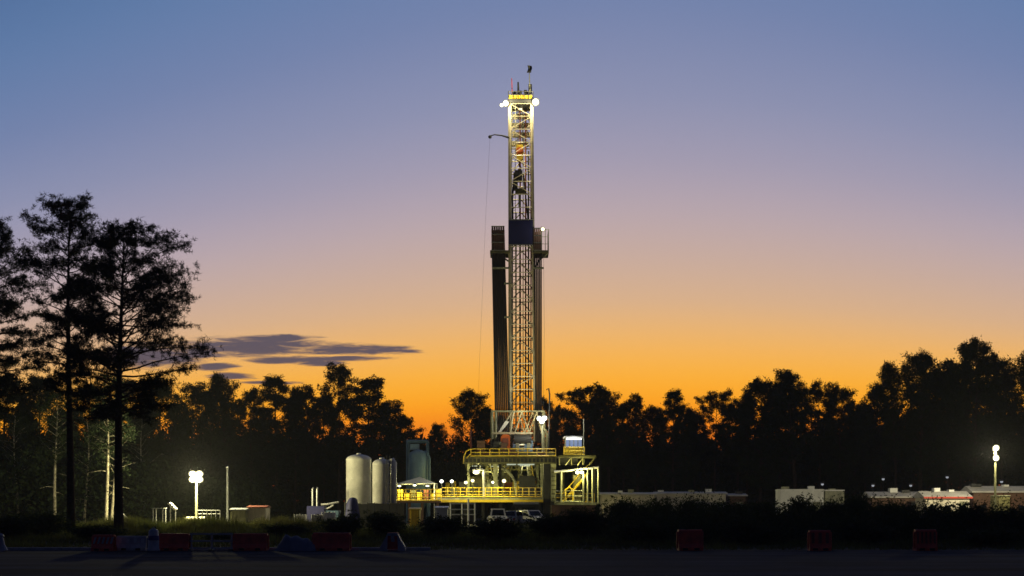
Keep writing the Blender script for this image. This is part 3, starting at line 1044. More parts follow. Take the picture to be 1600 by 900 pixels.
SY0 = 150.5
ul = MB().lathe((rx(815), SY0 + 0.9, rz(702)), [(0.12, 0), (0.3, 0.1), (0.34, 0.3)], 14).build('added_uplight', M['dark'], rig)  # unseen fitting added to brighten the mast lattice from below
MB().lathe((rx(815), SY0 + 0.9, rz(702) + 0.3), [(0.33, 0.002), (0.3, 0.03), (0.1, 0.05)], 14).build('lens', M['warmlens'], ul)
point_light('lamp', (rx(815), SY0 + 0.9, rz(696)), 3600, WARM, ul, 0.2, 40, (rx(814), FY + 0.9, rz(470)))
# --- pipe stands racked in the mast
def pipe_bundle(label, t0, t1, b0, b1, pt, pb, n, ny):
    e = empty('drill_pipe_rack', ((rx(b0) + rx(b1)) / 2, FY, rz(pb)), label, 'drill pipes', 'racked drill pipes')
    for j in range(ny):
        for i in range(n):
            f = (i + 0.5) / n
            y = FY - 0.22 + 0.24 * j
            top = Vector((rx(t0) + (rx(t1) - rx(t0)) * f, y, rz(pt) - 0.25 * ((i * 7 + j * 3) % 4)))
            bot = Vector((rx(b0) + (rx(b1) - rx(b0)) * f, y, rz(pb)))
            MB().tube(bot, top, (rx(b1) - rx(b0)) / n * 0.46, n=7).build('drill_pipe', M['pipe'], e)
    return e


pipe_bundle('block of dark drill pipes racked left of the mast', 768, 788.5, 774, 797.5, 362, 692, 8, 5)
pipe_bundle('narrow block of dark drill pipes racked right of the mast', 834, 846.5, 836, 846.5, 364, 692, 5, 5)

# --- drill floor and mast foot
SY0, SY1 = 150.5, 163.5
floor = MB().box(rx(727), rx(868), SY0, SY1, rz(719), rz(716)).build('drill_floor', M['olive'], rig)
gd = MB().box(rx(727), rx(868), SY0 - 0.05, SY0 + 0.3, rz(724.5), rz(719.1)).build('floor_girder', M['dark'], floor)
for j in range(24):
    x = rx(729) + (rx(866) - rx(729)) * j / 23
    MB().box(x - 0.06, x + 0.06, SY0 - 0.16, SY0 - 0.052, rz(726), rz(718)).build('girder_stiffener', M['olive'], floor)
MB().box(rx(727), rx(868), SY0 - 0.2, SY0 + 0.3, rz(727), rz(724.6)).build('girder_flange', M['olive'], floor)
MB().box(rx(727), rx(868), SY1 - 0.3, SY1 + 0.05, rz(726), rz(719.1)).build('floor_girder', M['olive'], floor)
for j in range(9):
    x = rx(731) + (rx(864) - rx(731)) * j / 8
    MB().box(x - 0.1, x + 0.1, SY0 + 0.32, SY1 - 0.32, rz(725), rz(719.1)).build('floor_joist', M['olive'], floor)


def railing(pts, h, sp, m, parent, name='railing', rails=(1.0, 0.55), r=0.035, toe=True):
    mb = MB()
    for a, b in zip(pts[:-1], pts[1:]):
        a, b = Vector(a), Vector(b)
        n = max(1, int((b - a).length / sp))
        for k in range(n + 1):
            p = a.lerp(b, k / n)
            mb.bar(p, p + Vector((0, 0, h)), r)
        for f in rails:
            mb.bar(a + Vector((0, 0, h * f)), b + Vector((0, 0, h * f)), r)
        if toe:
            mb.bar(a + Vector((0, 0, 0.09)), b + Vector((0, 0, 0.09)), r * 1.8)
    return mb.build(name, m, parent, kind='stuff')


zf = rz(716)
railing([(rx(738), SY0 + 0.05, zf), (rx(866), SY0 + 0.05, zf)], rz(704.5) - zf, 1.1, M['yellow'], floor, r=0.045)
railing([(rx(738), SY1, zf), (rx(866), SY1, zf)], rz(704.5) - zf, 1.3, M['yellow'], floor)
MB().path([(rx(727), SY0, rz(727)), (rx(727.5), SY0, rz(716)), (rx(731), SY0, rz(708)), (rx(738), SY0, rz(704.5))], 0.07).build('curved_handrail', M['yellow'], floor)
MB().path([(rx(731), SY0, rz(727)), (rx(732), SY0, rz(718)), (rx(738), SY0, rz(711))], 0.05).build('curved_handrail', M['yellow'], floor)
for j in range(9):      # low windwall panels behind the railing
    x0 = rx(741) + (rx(864) - rx(741)) * j / 9
    x1 = rx(741) + (rx(864) - rx(741)) * (j + 1) / 9
    MB().box(x0 + 0.03, x1 - 0.03, SY0 + 0.5, SY0 + 0.55, zf + 0.02, rz(708.5)).build('windwall_panel', M['brown'] if j % 3 == 1 else M['olive'], floor)
# mast foot frame
ft = MB().box(rx(768), rx(850), FY - 1.3, FY - 1.0, rz(646), rz(643.5)).build('foot_frame_beam', M['steel'], rig)
MB().box(rx(770), rx(832), FY - 1.32, FY - 0.98, rz(680), rz(677)).build('foot_frame_beam', M['mast'], rig)
for px in (769.5, 775, 849):
    MB().bar((rx(px), FY - 1.15, rz(715)), (rx(px), FY - 1.15, rz(646)), 0.17).build('foot_post', M['steel'], ft)
for a, b, r_ in (((781, 678), (799, 646), 0.10), ((802, 646), (797, 678), 0.16), ((804, 678), (815, 646), 0.09), ((826, 678), (815, 646), 0.09), ((826, 678), (838, 646), 0.09), ((846, 678), (838, 646), 0.09),
                 ((809, 646), (819, 678), 0.07), ((832, 646), (819, 678), 0.07)):
    MB().bar((rx(a[0]), FY - 1.15, rz(a[1])), (rx(b[0]), FY - 1.15, rz(b[1])), r_).build('foot_brace', M['mast'], ft)
MB().add([(rx(779), FY - 1.4, rz(677)), (rx(783), FY - 1.4, rz(677)), (rx(796), FY - 1.6, rz(661)), (rx(790), FY - 1.6, rz(660)),
          (rx(779), FY - 1.2, rz(677)), (rx(783), FY - 1.2, rz(677)), (rx(796), FY - 1.4, rz(661)), (rx(790), FY - 1.4, rz(660))],
         [(0, 1, 2, 3), (7, 6, 5, 4), (0, 4, 5, 1), (1, 5, 6, 2), (2, 6, 7, 3), (3, 7, 4, 0)]).build('slanted_plate', M['white'], ft)
# machinery on the floor
mc = MB()
mc.prism([(rx(783), zf), (rx(797), zf), (rx(797), rz(684)), (rx(794), rz(681.5)), (rx(786), rz(681.5)), (rx(783), rz(685))], FY - 2.6, FY - 1.4)
mco = mc.build('pipe_handler', M['orange'], floor)
MB().box(rx(785.5), rx(794.5), FY - 2.66, FY - 2.602, rz(698), rz(687)).build('handler_hatch', M['rust'], mco)
dw = MB().box(rx(801), rx(832), FY - 1.8, FY + 0.8, zf, rz(690)).build('drawworks', M['bluetank'], floor)
MB().tube((rx(803), FY - 1.2, rz(690)), (rx(830), FY - 1.2, rz(690)), 0.75, n=16).build('drawworks_drum', M['dark'], dw)
for px in (806, 814, 823):
    MB().box(rx(px), rx(px + 5), FY - 1.9, FY - 1.802, rz(706), rz(694)).build('drawworks_panel', M['steel'], dw)
MB().path([(rx(852), SY0 + 1, zf), (rx(853.5), SY0 + 1, rz(683)), (rx(851), SY0 + 1, rz(676)), (rx(846), SY0 + 1, rz(673))], 0.13).build('standpipe', M['olive'], floor)
MB().path([(rx(855.5), SY0 + 2, zf), (rx(857.5), SY0 + 2, rz(620)), (rx(856), SY0 + 2, rz(611)), (rx(852.5), SY0 + 2, rz(613))], 0.09).build('gooseneck', M['dark'], floor)
lp = MB().bar((rx(846), SY0 + 0.6, zf), (rx(846), SY0 + 0.6, rz(654)), 0.09).build('lamp_post', M['steel'], floor)
for dx_, dz_ in ((-0.3, 0.12), (0.32, 0.16), (0.02, -0.22)):
    floodlight((rx(845) + dx_, SY0 + 0.3, rz(660) + dz_), lp, 0.7, 0.66, M['coolens'], 0, COOL, tilt=0.1)
point_light('lamp', (rx(845), SY0 - 0.6, rz(660)), 700, COOL, lp, 0.4)
point_light('lamp', (rx(845), SY0 + 1.4, rz(662)), 260, WARM, lp, 0.3)
MB().bar((rx(737), SY0 + 4, zf), (rx(736), SY0 + 4, rz(672)), 0.09).build('vent_pipe', M['rust'], floor)
# driller's cabin
cab = MB().box(rx(880), rx(907), SY0 + 0.5, SY0 + 3.2, rz(712), rz(703)).build('driller_cabin', M['yellow'], rig)
MB().box(rx(881), rx(906), SY0 + 0.6, SY0 + 3.1, rz(702.8), rz(688)).build('cabin_glazing_core', M['steel'], cab)
for j in range(4):
    x0 = rx(881) + (rx(906) - rx(881)) * j / 4
    x1 = rx(881) + (rx(906) - rx(881)) * (j + 1) / 4
    MB().box(x0 + 0.05, x1 - 0.05, SY0 + 0.53, SY0 + 0.57, rz(702), rz(690)).build('pane', M['cabglow'], cab)
MB().box(rx(879), rx(908), SY0 + 0.2, SY0 + 3.4, rz(687.8), rz(685)).build('cabin_roof', M['white'], cab)
MB().box(rx(882), rx(905), SY0 + 0.3, SY0 + 0.42, rz(690), rz(688.1)).build('strip_light', M['coolens'], cab)
point_light('lamp', (rx(893), SY0 - 0.2, rz(690)), 16, (0.9, 0.95, 1.0), cab, 0.3)
railing([(rx(878), SY0 - 0.4, rz(714)), (rx(909), SY0 - 0.4, rz(714))], 0.95, 0.6, M['yellow'], cab, 'cabin_railing', r=0.05)
MB().bar((rx(908.5), SY0 + 0.3, rz(726)), (rx(908.5), SY0 + 0.3, rz(659)), 0.07).build('lightning_pole', M['steel'], cab)
MB().box(rx(870), rx(926), SY0 - 0.5, SY0 + 4, rz(717.5), rz(714.5)).build('cabin_deck', M['olive'], cab)
for k in range(6):
    a_ = 871 + 9 * k
    MB().bar((rx(a_), SY0 - 0.3, rz(729)), (rx(a_ + (9 if k % 2 else 0)), SY0 - 0.3, rz(717.6)), 0.09).build('deck_strut', M['olive'], cab)
MB().box(rx(872), rx(900), SY0 + 1.0, SY0 + 3, rz(727), rz(717.6)).build('deck_hanger', M['dark'], cab)

# --- substructure
LD = rz(778)                        # lower deck height
sub = MB().box(rx(690), rx(846), 147.0, 164, LD - 0.25, LD).build('lower_deck', M['steel'], rig)
MB().box(rx(690), rx(846), 146.9, 147.15, LD - 0.55, LD - 0.26).build('deck_girder', M['yellow'], sub)
railing([(rx(690, 147), 147, LD), (rx(846, 147), 147, LD)], 1.1, 0.7, M['yellow'], sub, r=0.036, rails=(1.0, 0.62, 0.3))
railing([(rx(690), 164, LD), (rx(846), 164, LD)], 1.1, 1.2, M['yellow'], sub, r=0.05)
for px in (705, 731, 757, 783, 812, 840):
    for y in (148, 162):
        MB().box(rx(px) - 0.18, rx(px) + 0.18, y, y + 0.36, 0, LD - 0.26).build('deck_leg', M['dark'], sub)
for px, w_, m, y in ((775, 0.26, 'steel', 151.2), (782, 0.18, 'dark', 152), (845, 0.16, 'steel', 151), (734, 0.14, 'steel', 151.4), (748, 0.14, 'olive', 155), (795, 0.16, 'olive', 157), (812, 0.2, 'olive', 160), (827, 0.2, 'steel', 160), (760, 0.2, 'olive', 161), (840, 0.15, 'steel', 156)):
    MB().box(rx(px) - w_, rx(px) + w_, y - w_, y + w_, LD, rz(726.1)).build('column', M[m], sub)
for (a, b, y) in (((729, 726), (745, 776), 152), ((760, 776), (775, 727), 153), ((805, 776), (840, 727), 159), ((840, 776), (805, 727), 159.6), ((735, 776), (760, 727), 160), ((783, 776), (800, 727), 161)):
    MB().bar((rx(a[0]), y, rz(a[1])), (rx(b[0]), y, rz(b[1])), 0.12).build('diagonal_brace', M['olive'], sub)
MB().path([(rx(741), 150.2, rz(737)), (rx(755.5), 150.2, rz(735.5)), (rx(757.5), 150.2, rz(737)), (rx(757.5), 150.2, rz(763)), (rx(757.5), 150.2, LD)], 0.14, 8).build('portal_frame', M['white'], sub)
MB().path([(rx(784), 151.5, rz(734)), (rx(791), 151.5, rz(736)), (rx(799), 151.5, rz(744)), (rx(805), 151.5, rz(755)), (rx(806.5), 151.5, rz(776))], 0.17, 8).build('flow_line', M['steel'], sub)
MB().path([(rx(785), 151.9, rz(776)), (rx(785.5), 151.9, rz(742)), (rx(789), 151.9, rz(733)), (rx(795), 151.9, rz(729))], 0.12, 8).build('flow_line', M['steel'], sub)
bop = MB().box(rx(811), rx(835), 151.5, 154, LD, rz(745)).build('preventer_stack', M['dark'], sub)
for py in (750, 758, 767):
    MB().box(rx(809), rx(837), 151.3, 151.498, rz(py + 2), rz(py - 1)).build('preventer_flange', M['dark'], bop)
for x0, x1 in ((792, 806), (808.5, 834)):
    MB().box(rx(x0), rx(x1), SY0 + 0.5, SY0 + 0.7, rz(728.6), rz(726.2)).build('strip_light', M['tube'], floor)
for px, y0, y1, m in ((853, 150.8, 153, 'dark'),):
    MB().box(rx(848), rx(857.5), y0, y1, 0, rz(726.1)).build('column', M[m], sub)
MB().box(rx(858.5), rx(866.5), 150.6, 151.4, 0, rz(726.1)).build('column', M['steel'], sub)
for k in range(9):
    MB().box(rx(859.5), rx(865.5), 150.52, 150.598, rz(786 - k * 6.5), rz(784.5 - k * 6.5)).build('column_rung', M['olive'], sub)
MB().box(rx(736), rx(756), 153.5, 156, LD, rz(745)).build('mud_pump_cover', M['olive'], sub)
MB().lathe((rx(766), 153, LD), [(0.5, 0), (0.55, 0.2), (0.55, 1.6), (0.3, 2.0), (0.12, 2.2)], 16).build('pulsation_dampener', M['steel'], sub)

# clutter of hoses, boxes and pipe runs between floor and deck
cr3 = random.Random(33)
for k in range(16):
    px = cr3.uniform(732, 842)
    y = cr3.uniform(150.5, 158)
    w_ = cr3.uniform(0.2, 0.6)
    z0 = LD + cr3.choice([0.0, 0.0, 0.9, 1.6])
    MB().box(rx(px) - w_, rx(px) + w_, y, y + w_ * 1.6, z0, z0 + cr3.uniform(0.5, 1.5)).build('valve_box', M[cr3.choice(['olive', 'dark', 'steel', 'yellow', 'rust'])], sub)
for k in range(14):
    px = cr3.uniform(730, 840)
    y = cr3.uniform(150.5, 160)
    dx_ = cr3.uniform(-14, 14)
    MB().path([(rx(px), y, rz(726.5)), (rx(px + dx_ * 0.2), y, rz(738)), (rx(px + dx_), y - 0.3, rz(758)), (rx(px + dx_ * 1.2), y - 0.3, LD)], cr3.uniform(0.05, 0.11), 6).build('hydraulic_hose', M[cr3.choice(['dark', 'olive', 'steel', 'yellow'])], sub)
for k in range(7):
    py = cr3.uniform(729, 760)
    a_ = cr3.uniform(730, 800)
    MB().bar((rx(a_), 153 + k, rz(py)), (rx(a_ + cr3.uniform(20, 45)), 153 + k, rz(py + cr3.uniform(-2, 2))), 0.08).build('pipe_run', M[cr3.choice(['steel', 'olive', 'yellow'])], sub)
for k in range(10):
    px = cr3.uniform(694, 730)
    w_ = cr3.uniform(0.15, 0.45)
    MB().box(rx(px) - w_, rx(px) + w_, 149 + k * 0.9, 149.7 + k * 0.9, LD, LD + cr3.uniform(0.6, 2.2)).build('valve_box', M[cr3.choice(['olive', 'dark', 'yellow'])], sub)
for k in range(9):       # gear standing on the drill floor
    px = cr3.uniform(742, 862)
    w_ = cr3.uniform(0.2, 0.5)
    MB().box(rx(px) - w_, rx(px) + w_, 151.3 + k * 0.15, 151.45 + w_ + k * 0.15, zf, zf + cr3.uniform(0.7, 1.9)).build('tool_locker', M[cr3.choice(['olive', 'dark', 'steel', 'brown'])], floor)

# lamps in the substructure
for px, py, y, w_, lens, P_, c_ in ((744, 738, 150.6, 0.9, 'lens', 420, YEL), (690, 752, 146.4, 0.5, 'coolens', 130, COOL), (706, 752, 146.4, 0.46, 'coolens', 130, COOL), (728, 754, 146.4, 0.44, 'warmlens', 240, YEL),
                                   (738.5, 751, 146.4, 0.44, 'warmlens', 240, YEL), (770, 753.5, 146.4, 0.34, 'lens', 230, YEL), (787.5, 751.5, 146.4, 0.5, 'warmlens', 340, YEL)):
    b_ = Vector((X(px, y), 147.0 if py > 745 else y + 0.25, LD + 0.3 if py > 745 else rz(727)))
    floodlight((X(px, y), y, Z(py, y)), sub, w_, w_ * (0.55 if py < 745 else 0.95), M[lens], P_, c_, tilt=0.15, bracket=b_)
for px, y in ((775, 158), (820, 156), (745, 157)):
    MB().box(rx(px) - 0.6, rx(px) + 0.6, y - 0.08, y + 0.08, rz(728.4), rz(727.2)).build('strip_light', M['tube'], sub)  # fittings added as a source for the fill lamps below
point_light('lamp', (rx(775), 158, rz(732)), 330, YEL, sub, 0.3)  # unseen fill lamps added to brighten the space under the floor
point_light('lamp', (rx(820), 156, rz(731)), 260, YEL, sub, 0.3)
point_light('lamp', (rx(745), 157, rz(732)), 220, YEL, sub, 0.3)

# framed stair tower at the right of the rig
tw = empty('stair_tower', (rx(902), 152, 0), 'open framed stair tower with pale posts at the right foot of the rig', 'stair tower')
TD = 150.0
zt0 = Z(785, TD)
MB().box(X(866, TD), X(937, TD), TD, TD + 7, zt0 - 0.3, zt0).build('tower_deck', M['steel'], tw)
MB().box(X(862, TD), X(931, TD), TD + 0.4, TD + 6.5, 0.02, zt0 - 0.31).build('tower_base', M['brown'], tw)


def topz(px):
    return Z(737 - 7 * (px - 868) / 67.0, TD)


for px in (877, 912, 918.5, 926, 935):
    MB().bar((X(px, TD), TD + 0.2, zt0), (X(px, TD), TD + 0.2, topz(px)), 0.12).build('post', M['steel'], tw)
for px in (870, 884, 900, 917, 935):
    MB().bar((X(px, TD), TD + 6.6, zt0), (X(px, TD), TD + 6.6, topz(px)), 0.11).build('post', M['olive'], tw)
MB().bar((X(866, TD), TD + 0.2, topz(866)), (X(936, TD), TD + 0.2, topz(936)), 0.13).build('top_beam', M['white'], tw)
MB().bar((X(866, TD), TD + 6.6, topz(866)), (X(936, TD), TD + 6.6, topz(936)), 0.12).build('top_beam', M['olive'], tw)
MB().bar((X(935, TD), TD + 0.2, topz(935)), (X(935, TD), TD + 6.6, topz(935)), 0.12).build('top_beam', M['steel'], tw)
railing([(X(868, TD), TD + 0.3, zt0), (X(912, TD), TD + 0.3, zt0)], Z(767, TD) - zt0, 0.9, M['steel'], tw, r=0.05)
railing([(X(868, TD), TD + 6.4, zt0), (X(934, TD), TD + 6.4, zt0)], 1.1, 0.9, M['yellow'], tw, r=0.05)
st = MB()
for k in range(14):
    f = k / 13
    MB().box(X(880, TD) + f * 2.9, X(880, TD) + f * 2.9 + 0.3, TD + 2.2, TD + 3.4, zt0 + 0.2 + f * 3.2, zt0 + 0.26 + f * 3.2).build('stair_tread', M['yellow'], tw)
for y in (2.17, 3.43):
    MB().bar((X(880, TD), TD + y, zt0), (X(880, TD) + 3.1, TD + y, zt0 + 3.5), 0.12).build('stair_stringer', M['yellow'], tw)
    MB().bar((X(880, TD), TD + y, zt0 + 1.0), (X(880, TD) + 3.1, TD + y, zt0 + 4.5), 0.04).build('stair_handrail', M['yellow'], tw)
MB().box(X(898, TD), X(910, TD), TD + 3.8, TD + 4.6, zt0, zt0 + 3.3).build('equipment_cabinet', M['olive'], tw)
MB().path([(X(884, TD), TD + 1.2, zt0), (X(884, TD), TD + 1.2, zt0 + 1.5), (X(890, TD), TD + 1.2, zt0 + 1.8), (X(896, TD), TD + 1.2, zt0 + 1.5), (X(896, TD), TD + 1.2, zt0)], 0.12, 8).build('pipe_loop', M['yellow'], tw)
for px in (902, 909):
    floodlight((X(px, TD), TD - 0.1, Z(738, TD)), tw, 0.55, 0.45, M['lens'], 480, YEL, tilt=0.2, bracket=Vector((X(px, TD), TD + 0.2, topz(px))))
point_light('lamp', (X(905, TD), TD + 2.5, Z(741, TD)), 150, YEL, tw, 0.3)

# ================================================================== TANKS
def tank(px0, px1, ptop, D, label, m, dome=0.5, ladder=None, pipe=None):
    cx = (X(px0, D) + X(px1, D)) / 2
    r = (X(px1, D) - X(px0, D)) / 2
    h = Z(ptop, D)
    e = empty('storage_tank', (cx, D, 0), label, 'tank', 'upright white tanks left of the rig')
    prof = [(r * 0.98, 0.0), (r * 0.98, 0.25), (r, 0.26), (r, h - dome - 0.12), (r * 1.015, h - dome - 0.1), (r * 1.015, h - dome)]
    for k in range(1, 7):
        a = k / 6 * math.pi / 2
        prof.append((max(0.06, r * math.cos(a)), h - dome + dome * math.sin(a)))
    MB().lathe((cx, D, 0), prof, 40).build('shell', m, e, smooth=True)
    for zz in (h * 0.33, h * 0.66):
        MB().lathe((cx, D, zz), [(r * 1.005, -0.03), (r * 1.018, -0.02), (r * 1.018, 0.02), (r * 1.005, 0.03)], 40).build('hoop', m, e)
    MB().lathe((cx, D, h - 0.05), [(0.25, 0), (0.25, 0.14), (0.1, 0.2)], 14).build('hatch', m, e)
    if ladder:
        a = ladder
        bx, by = cx + math.sin(a) * (r + 0.15), D - math.cos(a) * (r + 0.15)
        t = Vector((math.cos(a), math.sin(a), 0))
        for s_ in (-0.2, 0.2):
            MB().bar(Vector((bx, by, 0.2)) + t * s_, Vector((bx, by, h + 0.3)) + t * s_, 0.035).build('ladder_rail', M['black'], e)
        for k in range(int(h / 0.33)):
            MB().bar(Vector((bx, by, 0.4 + k * 0.33)) - t * 0.2, Vector((bx, by, 0.4 + k * 0.33)) + t * 0.2, 0.03).build('ladder_rung', M['white'], e)
    if pipe:
        bx = cx + r + 0.32
        MB().path([(bx - 0.4, D - 0.3, h - 0.3), (bx - 0.1, D - 0.3, h - 0.15), (bx, D - 0.3, h - 0.4), (bx, D - 0.3, 0.3)], 0.27, 10).build('downpipe', M['white'], e, smooth=True)
        MB().box(bx - 0.4, bx + 0.4, D - 0.6, D, 0, 0.31).build('pipe_foot', M['white'], e)
    return e


DT = 131.0
tank(541, 580, 710, DT, 'larger plain white cylindrical tank, left of the pair', M['tank'])
tank(582, 611, 717, DT - 4, 'smaller white cylindrical tank with ladder and downpipe', M['tank'], ladder=0.75, pipe=True)
scr = empty('screen_fence', (X(585, 126), 126, 0), 'dark low screen fence across the foot of the white tanks', 'fence')
for k in range(8):
    a_ = 539 + 11.6 * k
    MB().box(X(a_ + 0.3, 126), X(a_ + 11.3, 126), 126, 126.05, 0.15, Z(786 + (k % 3) * 0.7, 126)).build('screen_panel', M['dark'], scr)
    MB().bar((X(a_, 126), 126.12, 0), (X(a_, 126), 126.12, Z(785, 126)), 0.05).build('post', M['dullpole'], scr)
# lamp that lights the tanks hangs on the canopy poles (built below)
DS = 160.0
silo = empty('silo', (X(654, DS), DS, 0), 'blue grey silo inside a tall square frame behind the canopy', 'silo')
rs = (X(668, DS) - X(640, DS)) / 2
hs = Z(705, DS)
MB().lathe((X(654, DS), DS - 0.9, 0), [(rs * 0.4, 1.0), (rs, 2.6), (rs, hs - 0.5), (rs * 0.9, hs - 0.2), (rs * 0.4, hs + 0.1), (0.1, hs + 0.15)], 36).build('shell', M['bluetank'], silo, smooth=True)
for px in (636, 667):
    for y in (DS + 0.1, DS + 2.4):
        MB().bar((X(px, DS), y, 0), (X(px, DS), y, Z(689, DS)), 0.13).build('frame_post', M['bluetank'], silo)
for y in (DS + 0.1, DS + 2.4):
    MB().bar((X(635, DS), y, Z(689, DS)), (X(668, DS), y, Z(689, DS)), 0.16).build('frame_beam', M['bluetank'], silo)
for px in (636, 667):
    MB().bar((X(px, DS), DS + 0.1, Z(689, DS)), (X(px, DS), DS + 2.4, Z(689, DS)), 0.13).build('frame_beam', M['bluetank'], silo)
MB().box(X(641, DS), X(655, DS), DS - 0.6, DS + 0.9, hs + 0.16, Z(694, DS)).build('filter_box', M['bluetank'], silo)
MB().path([(X(664, DS), DS - 0.8, hs - 0.1), (X(669, DS), DS - 1.2, hs - 0.3), (X(672, DS), DS - 1.2, hs - 0.9), (X(672, DS), DS - 1.2, 0.2)], 0.16, 8).build('fill_pipe', M['bluetank'], silo)

# ================================================================== CANOPY, YELLOW MIXING SKID
DC = 150.0
cn = empty('canopy', (X(648, DC), DC, 0), 'white peaked canopy over the yellow railed skid', 'canopy')
x0, x1 = X(620, DC), X(682, DC)
ze, zp = Z(757, DC), Z(745, DC)
xc = X(656, DC)
vs = [(x0, DC - 2.5, ze), (x1, DC - 2.5, ze + 0.1), (x1, DC + 2.5, ze + 0.1), (x0, DC + 2.5, ze), (xc, DC, zp)]
vs2 = [(a, b, c - 0.06) for a, b, c in vs]
MB().add(vs + vs2, [(0, 1, 4), (1, 2, 4), (2, 3, 4), (3, 0, 4), (6, 5, 9), (7, 6, 9), (8, 7, 9), (5, 8, 9), (0, 5, 6, 1), (1, 6, 7, 2), (2, 7, 8, 3), (3, 8, 5, 0)]).build('canopy_top', M['canopy'], cn)
for a in (x0 + 0.1, x1 - 0.1):
    for b in (DC - 2.4, DC + 2.4):
        MB().bar((a, b, 0), (a, b, ze), 0.06).build('pole', M['white'], cn)
skid = empty('mixing_skid', (X(650, DC), DC - 3, 0), 'yellow railed mixing skid under the white canopy', 'skid')
MB().box(X(618, 146), X(689, 146), 146, 152, Z(783, 146) - 0.2, Z(783, 146)).build('skid_deck', M['brown'], skid)
railing([(X(618, 146), 146.05, Z(783, 146)), (X(689, 146), 146.05, Z(783, 146))], 1.35, 0.55, M['yellow'], skid, r=0.05, rails=(1, 0.66, 0.33))
for j, px in enumerate((622, 632, 642, 652, 662, 672, 682)):
    MB().box(X(px, 148), X(px + 7.5, 148), 147.6 + 0.3 * (j % 3), 149.5, Z(783, 146), Z(764 + 5 * (j % 2) + j % 3, 148)).build('hopper', M[('yellow', 'yellow', 'olive', 'yellow', 'rust', 'yellow', 'yellow')[j]], skid)
for px in (622, 640, 660, 684):
    MB().box(X(px, 147) - 0.15, X(px, 147) + 0.15, 146.6, 147, 0, Z(783, 146) - 0.21).build('skid_leg', M['brown'], skid)
for px, py, P_ in ((624, 757, 260), (648, 756, 200), (668, 757, 160)):
    floodlight((X(px, 147), 147.0, Z(py + 2, 147)), cn, 0.5, 0.22, M['lens'], P_, YEL, tilt=0.5, bracket=Vector((X(px, 147), DC - 2.5, ze)))

# ================================================================== LIGHT TOWERS
def light_tower(px, pyl, D, label, offs, w, h, lens, P_, c_, pole_m, tower_h_extra=0.2):
    e = empty('light_tower', (X(px, D), D, 0), label, 'light tower')
    x, zl = X(px, D), Z(pyl, D)
    MB().path([(x, D, 0.9), (x, D, zl * 0.55), (x, D, zl + tower_h_extra)], [0.14, 0.12, 0.09], 8).build('pole', pole_m, e)
    t = MB()
    t.prismx([(D - 0.6, 0.45), (D + 0.6, 0.45), (D + 0.6, 1.0), (D + 0.4, 1.15), (D - 0.4, 1.15), (D - 0.6, 1.0)], x - 0.9, x + 0.9)
    tr = t.build('trailer', M['steel'], e)
    for s_ in (-1, 1):
        MB().tube((x + 0.2, D + s_ * 0.66, 0.33), (x + 0.2, D + s_ * 0.82, 0.33), 0.33, n=16).build('wheel', M['black'], e)
    MB().bar((x - 0.9, D, 0.5), (x - 2.0, D, 0.42), 0.05).build('drawbar', M['dark'], e)
    for dx_, dz_ in offs:
        floodlight((x + dx_, D - 0.2, zl + dz_), e, w, h, M[lens], 0, c_, tilt=0.18)
    MB().bar((x - max(abs(o[0]) for o in offs) - 0.2, D, zl), (x + max(abs(o[0]) for o in offs) + 0.2, D, zl), 0.05).build('crossbar', M['dark'], e)
    return e


DL = 122.0
lt = light_tower(307, 745, DL, 'portable floodlight tower blazing at the left of the site', [(-0.33, 0.27), (0.33, 0.27), (-0.33, -0.27), (0.33, -0.27)], 0.72, 0.62, 'lens', 0, YEL, M['steel'])
LX, LZ = X(307, DL), Z(745, DL)
point_light('lamp', (LX, DL - 1.1, LZ), 8500, (1.0, 0.9, 0.45), lt, 0.5)
point_light('lamp', (LX, DL + 1.2, LZ), 3600, (1.0, 0.9, 0.5), lt, 0.5)
DL2 = 128.0
lt2 = light_tower(1555, 708, DL2, 'twin lamp pole glowing among the trailers at the right', [(0, 0.52), (0, -0.52)], 0.7, 0.66, 'lens', 0, YEL, M['steel'], 0.9)
point_light('lamp', (X(1555, DL2), DL2 - 0.7, Z(708, DL2)), 2000, (1.0, 0.9, 0.45), lt2, 0.4)
point_light('lamp', (X(1555, DL2), DL2 + 0.7, Z(708, DL2)), 3800, (1.0, 0.9, 0.6), lt2, 0.4)
# slim unlit pole
pl = empty('lamp_pole', (X(355.5, 128), 128, 0), 'slim unlit grey pole right of the blazing floodlight', 'pole')
MB().path([(X(355.5, 128), 128, 0), (X(355.5, 128), 128, Z(731, 128))], [0.14, 0.10], 8).build('shaft', M['dullpole'], pl)
MB().lathe((X(355.5, 128), 128, Z(731, 128)), [(0.12, 0), (0.16, 0.05), (0.1, 0.15), (0.02, 0.2)], 10).build('cap', M['galv'], pl)
